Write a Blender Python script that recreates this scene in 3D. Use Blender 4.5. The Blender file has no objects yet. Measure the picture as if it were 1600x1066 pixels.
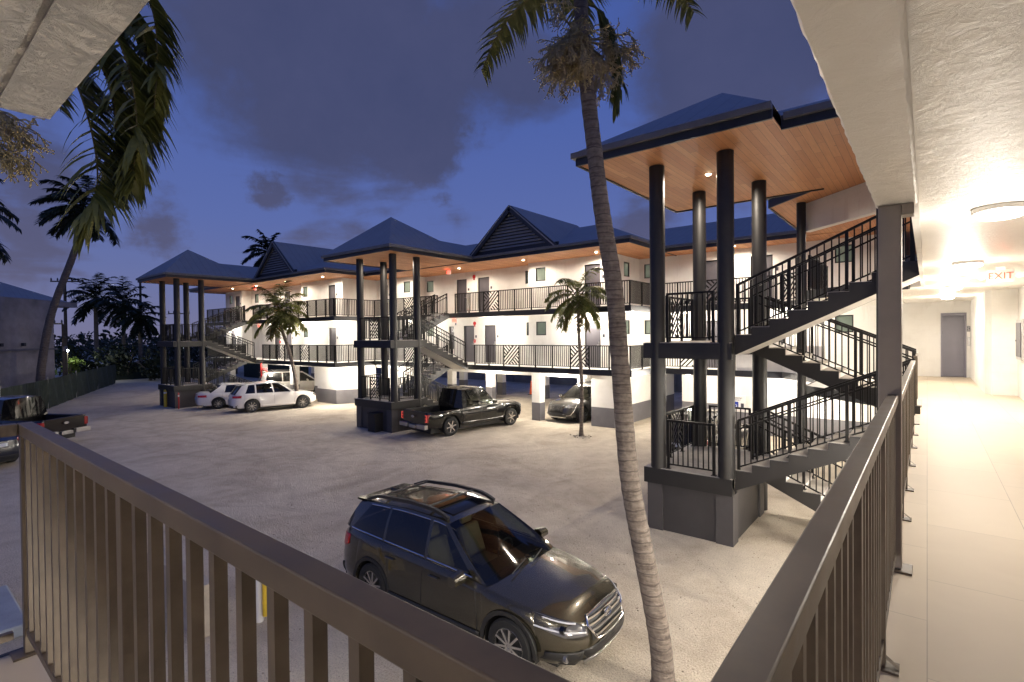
import bpy, bmesh, math, random
import numpy as np
from mathutils import Vector, Matrix
random.seed(7)
R = math.radians
SC = bpy.context.scene
COL = SC.collection
# ------------------------------------------------------------------ camera
EYE = 4.3345
cam = bpy.data.cameras.new('camera'); camo = bpy.data.objects.new('camera', cam); COL.objects.link(camo)
yaw, pitch, roll = .6753, .0126, -.0101
fw = Vector((-math.sin(yaw)*math.cos(pitch), math.cos(yaw)*math.cos(pitch), -math.sin(pitch)))
rt = Vector((math.cos(yaw), math.sin(yaw), 0)); up = rt.cross(fw)
rt2 = math.cos(roll)*rt + math.sin(roll)*up; up2 = -math.sin(roll)*rt + math.cos(roll)*up
m = Matrix.Identity(4)
for i in range(3):
    m[i][0] = rt2[i]; m[i][1] = up2[i]; m[i][2] = -fw[i]
m[2][3] = EYE
camo.matrix_world = m
cam.sensor_width = 36; cam.lens = 810.05/1600*36; cam.clip_start = .03; cam.clip_end = 2000
SC.camera = camo
# ------------------------------------------------------------------ render / exposure
SC.view_settings.view_transform = 'Standard'; SC.view_settings.look = 'None'
SC.view_settings.exposure = 1.18; SC.view_settings.gamma = 1.0
SC.render.engine = 'CYCLES'
try:
    SC.cycles.use_denoising = True
    SC.cycles.max_bounces = 7; SC.cycles.diffuse_bounces = 4; SC.cycles.transparent_max_bounces = 12
    SC.cycles.sample_clamp_indirect = 6; SC.cycles.caustics_reflective = False; SC.cycles.caustics_refractive = False
except Exception: pass
# ------------------------------------------------------------------ node helper
class NT:
    def __init__(s, tree): s.t = tree; tree.nodes.clear()
    def n(s, ty, **kw):
        nd = s.t.nodes.new(ty)
        for k, v in kw.items():
            if k[0] == '_': nd.inputs[k[1:].replace('_', ' ')].default_value = v
            else: setattr(nd, k, v)
        return nd
    def l(s, a, b): s.t.links.new(a, b)
    def math(s, op, a, b=None, clamp=False):
        nd = s.t.nodes.new('ShaderNodeMath'); nd.operation = op; nd.use_clamp = clamp
        for i, v in enumerate((a, b)):
            if v is None: continue
            if isinstance(v, (int, float)): nd.inputs[i].default_value = v
            else: s.l(v, nd.inputs[i])
        return nd.outputs[0]
    def mix(s, fac, a, b, mode='MIX'):
        nd = s.t.nodes.new('ShaderNodeMix'); nd.data_type = 'RGBA'; nd.blend_type = mode
        for sock, v in ((nd.inputs[0], fac), (nd.inputs[6], a), (nd.inputs[7], b)):
            if isinstance(v, (int, float)): sock.default_value = v
            elif isinstance(v, (tuple, list)): sock.default_value = (*v[:3], 1)
            else: s.l(v, sock)
        return nd.outputs[2]
    def ramp(s, fac, stops):
        nd = s.t.nodes.new('ShaderNodeValToRGB'); cr = nd.color_ramp
        while len(cr.elements) < len(stops): cr.elements.new(.5)
        for e, (p, c) in zip(cr.elements, stops):
            e.position = p; e.color = (*c, 1) if len(c) == 3 else c
        s.l(fac, nd.inputs[0]); return nd.outputs[0]
# ------------------------------------------------------------------ world: dusk sky
W = bpy.data.worlds.new('World'); SC.world = W; W.use_nodes = True
w = NT(W.node_tree)
tc = w.n('ShaderNodeTexCoord'); nrm = w.n('ShaderNodeVectorMath', operation='NORMALIZE'); w.l(tc.outputs['Generated'], nrm.inputs[0])
sep = w.n('ShaderNodeSeparateXYZ'); w.l(nrm.outputs[0], sep.inputs[0])
elev = w.math('MAXIMUM', sep.outputs[2], 0.0)
sky = w.n('ShaderNodeTexSky'); sky.sky_type = 'NISHITA'; sky.sun_disc = False
sky.sun_elevation = R(-4); sky.sun_rotation = R(118); sky.dust_density = .6; sky.ozone_density = 3
grad = w.ramp(elev, [(0, (.086, .090, .158)), (.07, (.074, .088, .182)), (.20, (.054, .077, .202)), (.42, (.035, .060, .192)), (.75, (.024, .043, .150)), (1, (.020, .036, .13))])
# warmer rose tint low in the west (left)
den = w.math('MAXIMUM', sep.outputs[2], .08)
cx = w.math('DIVIDE', sep.outputs[0], w.math('ADD', den, .10)); cy = w.math('DIVIDE', sep.outputs[1], w.math('ADD', den, .10))
cv = w.n('ShaderNodeCombineXYZ'); w.l(cx, cv.inputs[0]); w.l(cy, cv.inputs[1])
n1 = w.n('ShaderNodeTexNoise', _Scale=.85, _Detail=9.0, _Roughness=.56, _Distortion=.5); w.l(cv.outputs[0], n1.inputs['Vector'])
n2 = w.n('ShaderNodeTexNoise', _Scale=4.2, _Detail=9.0, _Roughness=.66); w.l(nrm.outputs[0], n2.inputs['Vector'])
warp = w.n('ShaderNodeVectorMath', operation='MULTIPLY_ADD'); w.l(n2.outputs['Color'], warp.inputs[0]); warp.inputs[1].default_value = (.26, .26, .22); w.l(nrm.outputs[0], warp.inputs[2])
def pdir(px, py):
    d = fw + (px-800)/810.05*rt2 - (py-533)/810.05*up2
    return d.normalized()
tot = None
# banks of cloud as soft lobes in the sky (direction, radius, weight)
for px, py, rad, wt in [(520, 60, .26, 1.0), (640, 150, .20, .95), (760, 90, .22, .8), (480, 130, .10, .5), (690, 235, .085, 1.0), (740, 200, .07, .7), (610, 215, .055, .55),
                        (1120, 110, .22, .95), (1230, 60, .2, .8), (1000, 200, .10, .5), (385, 292, .05, .75), (30, 280, .10, .6), (20, 330, .12, .7), (60, 390, .08, .5),
                        (250, 352, .07, .8), (300, 360, .05, .6), (140, 345, .06, .45), (480, 355, .12, .45), (690, 315, .04, .6), (700, 370, .08, .5), (1000, 350, .12, .6), (900, 310, .09, .35), (230, 60, .05, .2)]:
    c = pdir(px, py) + Vector((.13, .13, .11))
    d = w.n('ShaderNodeVectorMath', operation='DISTANCE'); w.l(warp.outputs[0], d.inputs[0]); d.inputs[1].default_value = c
    f = w.math('SUBTRACT', 1.0, w.math('DIVIDE', d.outputs['Value'], rad*1.35), True)
    f = w.math('MULTIPLY', f, wt*1.5)
    tot = f if tot is None else w.math('MAXIMUM', tot, f)
nz = w.math('MULTIPLY', w.math('SUBTRACT', n1.outputs['Fac'], .48), 2.2)
cl = w.math('ADD', w.math('MULTIPLY', tot, .95), nz)
cl = w.n('ShaderNodeMapRange', interpolation_type='SMOOTHSTEP'); 
_sum = w.math('ADD', tot, nz); w.l(_sum, cl.inputs[0]); cl.inputs[1].default_value = .42; cl.inputs[2].default_value = .95
cloudc = w.mix(n2.outputs['Fac'], (.014, .019, .043), (.052, .053, .098))
lowc = w.ramp(elev, [(0, (.085, .078, .118)), (.15, (.062, .060, .105)), (.30, (.030, .034, .070)), (1, (.026, .030, .064))])
cloudc = w.mix(.5, cloudc, lowc)
fac = w.math('MULTIPLY', cl.outputs[0], .88)
final = w.mix(fac, grad, cloudc)
final = w.mix(.06, final, sky.outputs[0])
gl = w.math('SUBTRACT', 1.0, w.math('MULTIPLY', elev, 9.0), True)
final = w.mix(w.math('MULTIPLY', gl, .2), final, (.12, .092, .13))
bg = w.n('ShaderNodeBackground'); w.l(final, bg.inputs[0]); bg.inputs[1].default_value = .93
out = w.n('ShaderNodeOutputWorld'); w.l(bg.outputs[0], out.inputs[0])
sl = bpy.data.lights.new('sun', 'SUN'); sl.energy = .02; sl.angle = R(25); sl.color = (.75, .8, 1)
so = bpy.data.objects.new('sun', sl); so.rotation_euler = (R(50), 0, R(118)); COL.objects.link(so)
# ------------------------------------------------------------------ mesh builder
ORI = {}
class MB:
    def __init__(s): s.v = []; s.f = []
    def poly(s, pts):
        b = len(s.v); s.v += [tuple(p) for p in pts]; s.f.append(tuple(range(b, b+len(pts)))); return s
    def box(s, x0, x1, y0, y1, z0, z1):
        b = len(s.v)
        s.v += [(x, y, z) for z in (z0, z1) for y in (y0, y1) for x in (x0, x1)]
        s.f += [tuple(b+i for i in q) for q in ((0, 2, 3, 1), (4, 5, 7, 6), (0, 1, 5, 4), (2, 6, 7, 3), (0, 4, 6, 2), (1, 3, 7, 5))]; return s
    def prism(s, pl, z0, z1):
        n = len(pl); b = len(s.v)
        if sum(pl[i][0]*pl[(i+1) % n][1]-pl[(i+1) % n][0]*pl[i][1] for i in range(n)) < 0: pl = pl[::-1]
        s.v += [(x, y, z0) for x, y in pl] + [(x, y, z1) for x, y in pl]
        s.f.append(tuple(b+i for i in range(n))[::-1]); s.f.append(tuple(b+n+i for i in range(n)))
        for i in range(n):
            j = (i+1) % n; s.f.append((b+i, b+j, b+n+j, b+n+i))
        return s
    def obb(s, p, q, wd, ht, upv=(0, 0, 1), off=0):
        p = Vector(p); q = Vector(q); d = (q-p).normalized(); u = Vector(upv)
        r = d.cross(u)
        if r.length < 1e-5: r = d.cross(Vector((0, 1, 0)))
        r.normalize(); u = r.cross(d)
        b = len(s.v)
        for e in (p, q):
            for a, c in ((-1, -1), (1, -1), (1, 1), (-1, 1)): s.v.append(tuple(e + r*(a*wd/2) + u*(c*ht/2+off)))
        s.f += [tuple(b+i for i in t) for t in ((0, 1, 2, 3), (7, 6, 5, 4), (0, 4, 5, 1), (1, 5, 6, 2), (2, 6, 7, 3), (3, 7, 4, 0))]; return s
    def tube(s, pts, rad, n=10, cap=True):
        pts = [Vector(p) for p in pts]
        if isinstance(rad, (int, float)): rad = [rad]*len(pts)
        b = len(s.v); u = None
        for i, p in enumerate(pts):
            d = (pts[min(i+1, len(pts)-1)]-pts[max(i-1, 0)]).normalized()
            if u is None:
                u = d.orthogonal().normalized()
                if abs(d.z) > .9: u = (Vector((1, 0, 0)) - d*d.x).normalized()
            else: u = (u - d*u.dot(d)).normalized()
            r = d.cross(u)
            for k in range(n):
                a = 2*math.pi*k/n; s.v.append(tuple(p + (u*math.cos(a)+r*math.sin(a))*rad[i]))
        for i in range(len(pts)-1):
            for k in range(n):
                k2 = (k+1) % n; s.f.append((b+i*n+k, b+i*n+k2, b+(i+1)*n+k2, b+(i+1)*n+k))
        if cap:
            s.f.append(tuple(b+k for k in range(n))[::-1]); e = b+(len(pts)-1)*n; s.f.append(tuple(e+k for k in range(n)))
        return s
    def lathe(s, c, prof, n=20, axis='z', cap=True):
        b = len(s.v)
        for r, h in prof:
            for k in range(n):
                a = 2*math.pi*k/n; x, y = r*math.cos(a), r*math.sin(a)
                if axis == 'z': s.v.append((c[0]+x, c[1]+y, c[2]+h))
                elif axis == 'y': s.v.append((c[0]+x, c[1]+h, c[2]+y))
                else: s.v.append((c[0]+h, c[1]+x, c[2]+y))
        for i in range(len(prof)-1):
            for k in range(n):
                k2 = (k+1) % n; s.f.append((b+i*n+k, b+i*n+k2, b+(i+1)*n+k2, b+(i+1)*n+k))
        if cap: s.f.append(tuple(b+k for k in range(n))[::-1]); e = b+(len(prof)-1)*n; s.f.append(tuple(e+k for k in range(n)))
        return s
    def grid(s, rows, close=False):
        b = len(s.v); n = len(rows[0])
        for r in rows: s.v += [tuple(p) for p in r]
        for i in range(len(rows)-1):
            for k in range(n if close else n-1):
                k2 = (k+1) % n; s.f.append((b+i*n+k, b+i*n+k2, b+(i+1)*n+k2, b+(i+1)*n+k))
        return s
    def build(s, name, mat, parent=None, smooth=False, label=None, bevel=0, local=False, recalc=True, angle=40, solid=0):
        if not s.f: return None
        off = Vector((0, 0, 0)) if (parent is None or local) else ORI[parent.name]
        me = bpy.data.meshes.new(name)
        me.from_pydata([(x-off.x, y-off.y, z-off.z) for x, y, z in s.v], [], s.f)
        if recalc:
            bm = bmesh.new(); bm.from_mesh(me); bmesh.ops.recalc_face_normals(bm, faces=bm.faces); bm.to_mesh(me); bm.free()
        me.materials.append(M[mat] if isinstance(mat, str) else mat)
        o = bpy.data.objects.new(name, me); COL.objects.link(o)
        if parent is not None: o.parent = parent
        ORI[o.name] = ORI[parent.name] if parent is not None else Vector((0, 0, 0))
        if smooth:
            for p in me.polygons: p.use_smooth = True
            try: me.set_sharp_from_angle(angle=R(angle))
            except Exception: pass
        if solid:
            md = o.modifiers.new('solidify', 'SOLIDIFY'); md.thickness = solid; md.offset = 0
        if bevel:
            md = o.modifiers.new('bevel', 'BEVEL'); md.width = bevel; md.segments = 2; md.limit_method = 'ANGLE'; md.angle_limit = R(35)
        if label: o['label'] = label
        return o
def thing(name, label, cat, loc=(0, 0, 0), group=None, rotz=0):
    o = bpy.data.objects.new(name, None); COL.objects.link(o); o.location = loc; o.rotation_euler = (0, 0, rotz)
    o.empty_display_size = .3
    ORI[o.name] = Vector(loc); o['label'] = label; o['category'] = cat
    if group: o['group'] = group
    return o
def tag(o, label, cat, group=None, kind=None):
    o['label'] = label; o['category'] = cat
    if group: o['group'] = group
    if kind: o['kind'] = kind
    return o
def struct(o, label, cat, kind='structure'):
    o['kind'] = kind; o['label'] = label; o['category'] = cat; return o
def recenter(o):
    """put the origin of a single-mesh thing at its base centre"""
    me = o.data; co = np.array([v.co[:] for v in me.vertices]); c = Vector(((co[:, 0].min()+co[:, 0].max())/2, (co[:, 1].min()+co[:, 1].max())/2, co[:, 2].min()))
    me.transform(Matrix.Translation(-c)); o.location = o.location + c; ORI[o.name] = c; return o
def lamp(name, loc, power, color, size=.08, spot=None, parent=None, rot=None, blend=.6):
    l = bpy.data.lights.new(name, 'SPOT' if spot else 'POINT'); l.energy = power; l.color = color; l.shadow_soft_size = size
    if spot: l.spot_size = R(spot); l.spot_blend = blend
    o = bpy.data.objects.new(name, l); COL.objects.link(o)
    if parent is not None: o.parent = parent; o.location = Vector(loc)-ORI[parent.name]
    else: o.location = loc
    if rot: o.rotation_euler = rot
    return o
# ------------------------------------------------------------------ materials
M = {}
def mat(name):
    mt = bpy.data.materials.new(name); mt.use_nodes = True; M[name] = mt; return mt, NT(mt.node_tree)
def pbr(name, col, rough=.5, metal=0, var=0, vscale=6, bump=0, bscale=60, bdet=4, emit=None, estr=0, coat=0, alpha=1, spec=.5, stretch=None, rvar=0):
    mt, t = mat(name)
    p = t.n('ShaderNodeBsdfPrincipled', _Roughness=rough, _Metallic=metal)
    p.inputs['Base Color'].default_value = (*col, 1); p.inputs['Specular IOR Level'].default_value = spec
    if coat: p.inputs['Coat Weight'].default_value = coat; p.inputs['Coat Roughness'].default_value = .04
    if emit: p.inputs['Emission Color'].default_value = (*emit, 1); p.inputs['Emission Strength'].default_value = estr
    o = t.n('ShaderNodeOutputMaterial'); t.l(p.outputs[0], o.inputs[0])
    tcn = t.n('ShaderNodeTexCoord'); vec = tcn.outputs['Object']
    if stretch:
        mp = t.n('ShaderNodeMapping'); mp.inputs['Scale'].default_value = stretch; t.l(vec, mp.inputs[0]); vec = mp.outputs[0]
    if var:
        nn = t.n('ShaderNodeTexNoise', _Scale=vscale, _Detail=6.0, _Roughness=.6); t.l(vec, nn.inputs['Vector'])
        f = t.n('ShaderNodeMapRange'); t.l(nn.outputs['Fac'], f.inputs[0]); f.inputs[1].default_value = .3; f.inputs[2].default_value = .7
        c = t.mix(f.outputs[0], tuple(max(0, x*(1-var)) for x in col), tuple(min(1, x*(1+var)) for x in col)); t.l(c, p.inputs['Base Color'])
        if rvar:
            rr = t.math('ADD', t.math('MULTIPLY', f.outputs[0], rvar), rough-rvar/2); t.l(rr, p.inputs['Roughness'])
    if bump:
        b2 = t.n('ShaderNodeTexNoise', _Scale=bscale, _Detail=float(bdet), _Roughness=.6); t.l(vec, b2.inputs['Vector'])
        bn = t.n('ShaderNodeBump', _Strength=bump, _Distance=.02); t.l(b2.outputs['Fac'], bn.inputs['Height']); t.l(bn.outputs[0], p.inputs['Normal'])
    return mt
mt, t = mat('stucco')
p = t.n('ShaderNodeBsdfPrincipled', _Roughness=.75)
g = t.n('ShaderNodeNewGeometry'); sp = t.n('ShaderNodeSeparateXYZ'); t.l(g.outputs['Position'], sp.inputs[0])
cb = t.n('ShaderNodeCombineXYZ'); t.l(t.math('ADD', sp.outputs[0], sp.outputs[1]), cb.inputs[0]); t.l(sp.outputs[2], cb.inputs[1])
br = t.n('ShaderNodeTexBrick', _Scale=1.0, _Mortar_Size=.006, _Mortar_Smooth=.6); br.offset = .5; br.inputs['Brick Width'].default_value = .41; br.inputs['Row Height'].default_value = .205; t.l(cb.outputs[0], br.inputs['Vector'])
n_ = t.n('ShaderNodeTexNoise', _Scale=1.1, _Detail=8.0, _Roughness=.65); t.l(g.outputs['Position'], n_.inputs['Vector'])
n2_ = t.n('ShaderNodeTexNoise', _Scale=45.0, _Detail=4.0); t.l(g.outputs['Position'], n2_.inputs['Vector'])
mp = t.n('ShaderNodeMapping'); mp.inputs['Scale'].default_value = (5, 5, .5); t.l(g.outputs['Position'], mp.inputs[0])
n3_ = t.n('ShaderNodeTexNoise', _Scale=1.0, _Detail=6.0); t.l(mp.outputs[0], n3_.inputs['Vector'])
c = t.ramp(n_.outputs['Fac'], [(.30, (.71, .685, .635)), (.55, (.80, .78, .74))]); c = t.mix(t.math('MULTIPLY', t.math('GREATER_THAN', n3_.outputs['Fac'], .62), .10), c, (.45, .40, .33))
c = t.mix(t.math('MULTIPLY', br.outputs['Fac'], .10), c, (.50, .47, .42)); t.l(c, p.inputs['Base Color'])
h = t.math('SUBTRACT', t.math('MULTIPLY', n2_.outputs['Fac'], .35), t.math('MULTIPLY', br.outputs['Fac'], .35))
b = t.n('ShaderNodeBump', _Strength=.4, _Distance=.02); t.l(h, b.inputs['Height']); t.l(b.outputs[0], p.inputs['Normal'])
o = t.n('ShaderNodeOutputMaterial'); t.l(p.outputs[0], o.inputs[0])
pbr('grey_band', (.135, .13, .14), .6, var=.08, vscale=3, bump=.2, bscale=60)
pbr('tower_grey', (.044, .041, .042), .55, var=.10, vscale=2.5, bump=.15, bscale=50)
pbr('pilaster_grey', (.062, .058, .060), .55, var=.08, vscale=2.5, bump=.15, bscale=50)
pbr('louvre_grey', (.26, .26, .27), .5, var=.1)
pbr('tower_paint', (.017, .016, .0155), .5, var=.15, vscale=3, bump=.1, bscale=40)
pbr('stringer_paint', (.016, .0145, .014), .55, var=.12, vscale=3, bump=.1, bscale=40)
pbr('rail_black', (.008, .0072, .007), .5, var=.2, vscale=20, spec=.25)
pbr('rail_bronze', (.105, .080, .057), .42, metal=.0, var=.30, vscale=7, rvar=.15, stretch=(1, 1, 1))
pbr('post_bronze', (.24, .205, .175), .45, metal=.0, var=.10, vscale=4, rvar=.1)
pbr('door_paint', (.095, .088, .10), .45, var=.06, vscale=3)
pbr('door_grey', (.20, .19, .23), .4, var=.05, vscale=2)
pbr('frame_dark', (.018, .018, .018), .4)
pbr('fascia_dark', (.022, .023, .027), .45, var=.15, vscale=3)
pbr('gutter_grey', (.15, .145, .14), .45, metal=.0, var=.15, vscale=3)
pbr('concrete_tread', (.40, .37, .33), .8, var=.15, vscale=8, bump=.3, bscale=80)
pbr('steel', (.45, .44, .43), .3, metal=.9)
pbr('chrome', (.75, .74, .72), .12, metal=1)
pbr('rim_metal', (.55, .54, .53), .25, metal=.9)
pbr('rubber', (.012, .012, .012), .8)
pbr('plastic_black', (.016, .016, .016), .5, bump=.05, bscale=300)
pbr('white_plastic', (.75, .74, .72), .4)
pbr('red_paint', (.50, .02, .02), .4, var=.1)
pbr('yellow_paint', (.62, .42, .03), .5, var=.12, vscale=8)
pbr('orange_plastic', (.85, .12, .02), .5)
pbr('sign_blue', (.01, .03, .25), .4)
pbr('sign_dark', (.05, .05, .07), .4)
pbr('bin_black', (.008, .008, .009), .6, var=.2, vscale=4)
pbr('block_beige', (.42, .37, .30), .85, var=.2, vscale=3, bump=.5, bscale=30)
pbr('pebble_stone', (.30, .25, .20), .9, var=.6, vscale=30)
pbr('wall_paint_blue', (.30, .33, .36), .8, var=.15, vscale=2, bump=.3, bscale=30)
pbr('fence_screen', (.018, .028, .020), .9, var=.3, vscale=2, bump=.4, bscale=8)
pbr('fence_blue', (.10, .11, .14), .8, var=.2, vscale=1.2)
pbr('old_stucco', (.27, .245, .235), .9, var=.3, vscale=.8, bump=.3, bscale=20)
pbr('wood_pole', (.09, .075, .06), .9, var=.3, vscale=6)
pbr('far_dark', (.03, .03, .035), .8)
pbr('leather_tan', (.26, .22, .15), .6, var=.1)
pbr('interior_dark', (.02, .019, .018), .7)
pbr('lamp_lens', (.9, .88, .8), .4, emit=(1, .88, .70), estr=7)
pbr('lamp_lens_warm', (.9, .85, .7), .4, emit=(1, .80, .52), estr=22)
pbr('led_white', (.9, .9, 1), .4, emit=(.75, .85, 1), estr=14)
pbr('bulb_violet', (.5, .4, 1), .4, emit=(.35, .3, 1), estr=10)
pbr('exit_face', (.42, .38, .35), .4, emit=(1, .80, .66), estr=.12)
pbr('exit_red', (.8, .05, .03), .4, emit=(1, .05, .02), estr=1.1)
pbr('red_lens', (.16, .006, .008), .2, coat=.6, emit=(1, .03, .02), estr=.03)
pbr('tail_lit', (.6, .03, .03), .2, coat=.6, emit=(1, .12, .08), estr=.35)
pbr('amber_lens', (.75, .18, .01), .25, coat=.5, emit=(1, .25, .02), estr=.25)
pbr('lamp_clear', (.16, .16, .17), .12, metal=.5, coat=.9)
pbr('lamp_strip', (.85, .86, .88), .2, metal=.3, coat=.8)
pbr('plate', (.55, .58, .6), .5)
pbr('plate_blue', (.18, .35, .5), .5)
def paint(name, col, metal=.4, rough=.28, spec=.5):
    mt, t = mat(name)
    p = t.n('ShaderNodeBsdfPrincipled', _Roughness=rough, _Metallic=metal); p.inputs['Base Color'].default_value = (*col, 1)
    p.inputs['Coat Weight'].default_value = 1; p.inputs['Coat Roughness'].default_value = .03; p.inputs['Specular IOR Level'].default_value = spec
    tcn = t.n('ShaderNodeTexCoord')
    nn = t.n('ShaderNodeTexNoise', _Scale=900.0, _Detail=2.0); t.l(tcn.outputs['Object'], nn.inputs['Vector'])
    c = t.mix(nn.outputs['Fac'], tuple(x*.75 for x in col), tuple(min(1, x*1.3) for x in col)); t.l(c, p.inputs['Base Color'])
    n3 = t.n('ShaderNodeTexNoise', _Scale=1.6, _Detail=5.0); t.l(tcn.outputs['Object'], n3.inputs['Vector'])
    t.l(t.math('ADD', t.math('MULTIPLY', n3.outputs['Fac'], .12), .0), p.inputs['Coat Roughness'])
    o = t.n('ShaderNodeOutputMaterial'); t.l(p.outputs[0], o.inputs[0])
paint('paint_olive', (.046, .040, .025), .5, .25); paint('paint_black', (.003, .003, .003), .0, .3, .1); paint('paint_white', (.66, .64, .61), 0, .35)
paint('paint_silver', (.42, .40, .37)); paint('paint_bronze', (.010, .009, .008), 0, .35); paint('paint_navy', (.008, .010, .02), .2); paint('paint_maroon', (.004, .002, .002), .0, .3, .1)
def glass(name, tint, op):
    mt, t = mat(name)
    tr = t.n('ShaderNodeBsdfTransparent'); tr.inputs[0].default_value = (*tint, 1)
    gl = t.n('ShaderNodeBsdfGlossy', _Roughness=.03); gl.inputs[0].default_value = (1, 1, 1, 1)
    lw_ = t.n('ShaderNodeLayerWeight', _Blend=.5)
    df = t.n('ShaderNodeBsdfDiffuse'); df.inputs[0].default_value = (.006, .006, .007, 1)
    m1 = t.n('ShaderNodeMixShader'); m1.inputs[0].default_value = op; t.l(tr.outputs[0], m1.inputs[1]); t.l(df.outputs[0], m1.inputs[2])
    m2 = t.n('ShaderNodeMixShader'); t.l(t.math('ADD', t.math('MULTIPLY', t.math('POWER', lw_.outputs['Facing'], 4.0), .85), .045), m2.inputs[0]); t.l(m1.outputs[0], m2.inputs[1]); t.l(gl.outputs[0], m2.inputs[2])
    o = t.n('ShaderNodeOutputMaterial'); t.l(m2.outputs[0], o.inputs[0])
glass('glass_clear', (.42, .45, .40), .25); glass('glass_tint', (.10, .10, .11), .75)
# curtained lit window pane
mt, t = mat('window_pane')
p = t.n('ShaderNodeBsdfPrincipled', _Roughness=.12); p.inputs['Base Color'].default_value = (.10, .12, .10, 1)
tcn = t.n('ShaderNodeTexCoord'); nn = t.n('ShaderNodeTexNoise', _Scale=1.7, _Detail=3.0); t.l(tcn.outputs['Object'], nn.inputs['Vector'])
p.inputs['Emission Color'].default_value = (.62, .72, .55, 1); t.l(t.math('MULTIPLY', nn.outputs['Fac'], .13), p.inputs['Emission Strength'])
o = t.n('ShaderNodeOutputMaterial'); t.l(p.outputs[0], o.inputs[0])
pbr('window_dark', (.03, .035, .035), .08, emit=(.5, .6, .5), estr=.04)
# heavy hand-trowelled ceiling plaster
mt, t = mat('trowel_plaster')
p = t.n('ShaderNodeBsdfPrincipled', _Roughness=.42); p.inputs['Specular IOR Level'].default_value = .45
tcn = t.n('ShaderNodeTexCoord')
a = t.n('ShaderNodeTexNoise', _Scale=10.0, _Detail=9.0, _Roughness=.62, _Distortion=1.0); t.l(tcn.outputs['Object'], a.inputs['Vector'])
v = t.n('ShaderNodeTexVoronoi', _Scale=11.0); v.feature = 'DISTANCE_TO_EDGE'
wv = t.n('ShaderNodeVectorMath', operation='MULTIPLY_ADD'); t.l(a.outputs['Color'], wv.inputs[0]); wv.inputs[1].default_value = (.35, .35, .35); t.l(tcn.outputs['Object'], wv.inputs[2]); t.l(wv.outputs[0], v.inputs['Vector'])
e = t.math('MULTIPLY', t.math('SUBTRACT', 1.0, t.math('MULTIPLY', v.outputs['Distance'], 9.0), True), .10)
h = t.math('ADD', t.math('MULTIPLY', a.outputs['Fac'], 1.0), e)
b = t.n('ShaderNodeBump', _Strength=.42, _Distance=.025); t.l(h, b.inputs['Height']); t.l(b.outputs[0], p.inputs['Normal'])
c = t.mix(a.outputs['Fac'], (.77, .735, .67), (.84, .81, .75)); t.l(c, p.inputs['Base Color'])
o = t.n('ShaderNodeOutputMaterial'); t.l(p.outputs[0], o.inputs[0])
src_ = M['trowel_plaster'].copy(); src_.name = 'rough_plaster'; M['rough_plaster'] = src_
for nd in src_.node_tree.nodes:
    if nd.type == 'BUMP': nd.inputs['Strength'].default_value = 1.0; nd.inputs['Distance'].default_value = .055
    if nd.type == 'TEX_NOISE': nd.inputs['Scale'].default_value = 14
# cedar boards running along world Y
mt, t = mat('cedar_boards')
p = t.n('ShaderNodeBsdfPrincipled', _Roughness=.55)
g = t.n('ShaderNodeNewGeometry'); sp = t.n('ShaderNodeSeparateXYZ'); t.l(g.outputs['Position'], sp.inputs[0])
bw = .14
bi = t.math('FLOOR', t.math('DIVIDE', sp.outputs[0], bw)); fr = t.math('FRACT', t.math('DIVIDE', sp.outputs[0], bw))
wn0 = t.n('ShaderNodeTexWhiteNoise'); wn0.noise_dimensions = '1D'; t.l(bi, wn0.inputs['W'])
# staggered board ends every ~2.4 m
yy = t.math('DIVIDE', t.math('ADD', sp.outputs[1], t.math('MULTIPLY', wn0.outputs['Value'], 2.4)), 2.4)
bi2 = t.math('ADD', t.math('MULTIPLY', t.math('FLOOR', yy), 37.0), bi)
wn = t.n('ShaderNodeTexWhiteNoise'); wn.noise_dimensions = '1D'; t.l(bi2, wn.inputs['W'])
cmb = t.n('ShaderNodeCombineXYZ'); t.l(t.math('MULTIPLY', sp.outputs[0], 26.0), cmb.inputs[0]); t.l(t.math('MULTIPLY', sp.outputs[1], 1.5), cmb.inputs[1]); t.l(wn.outputs['Value'], cmb.inputs[2])
gn = t.n('ShaderNodeTexNoise', _Scale=1.0, _Detail=6.0, _Distortion=.6); t.l(cmb.outputs[0], gn.inputs['Vector'])
c = t.mix(wn.outputs['Value'], (.50, .205, .078), (.68, .33, .14)); c = t.mix(t.math('MULTIPLY', gn.outputs['Fac'], .55), c, (.25, .10, .04))
kn = t.n('ShaderNodeTexVoronoi', _Scale=2.2); t.l(g.outputs['Position'], kn.inputs['Vector'])
c = t.mix(t.math('MULTIPLY', t.math('LESS_THAN', kn.outputs['Distance'], .045), .7), c, (.12, .045, .02))
gap = t.math('LESS_THAN', fr, .045); fy = t.math('LESS_THAN', t.math('FRACT', yy), .004)
gap = t.math('MAXIMUM', gap, fy)
c = t.mix(t.math('MULTIPLY', gap, .75), c, (.06, .025, .012)); t.l(c, p.inputs['Base Color'])
b = t.n('ShaderNodeBump', _Strength=.4, _Distance=.01); t.l(t.math('SUBTRACT', 1.0, gap), b.inputs['Height']); t.l(b.outputs[0], p.inputs['Normal'])
o = t.n('ShaderNodeOutputMaterial'); t.l(p.outputs[0], o.inputs[0])
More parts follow.
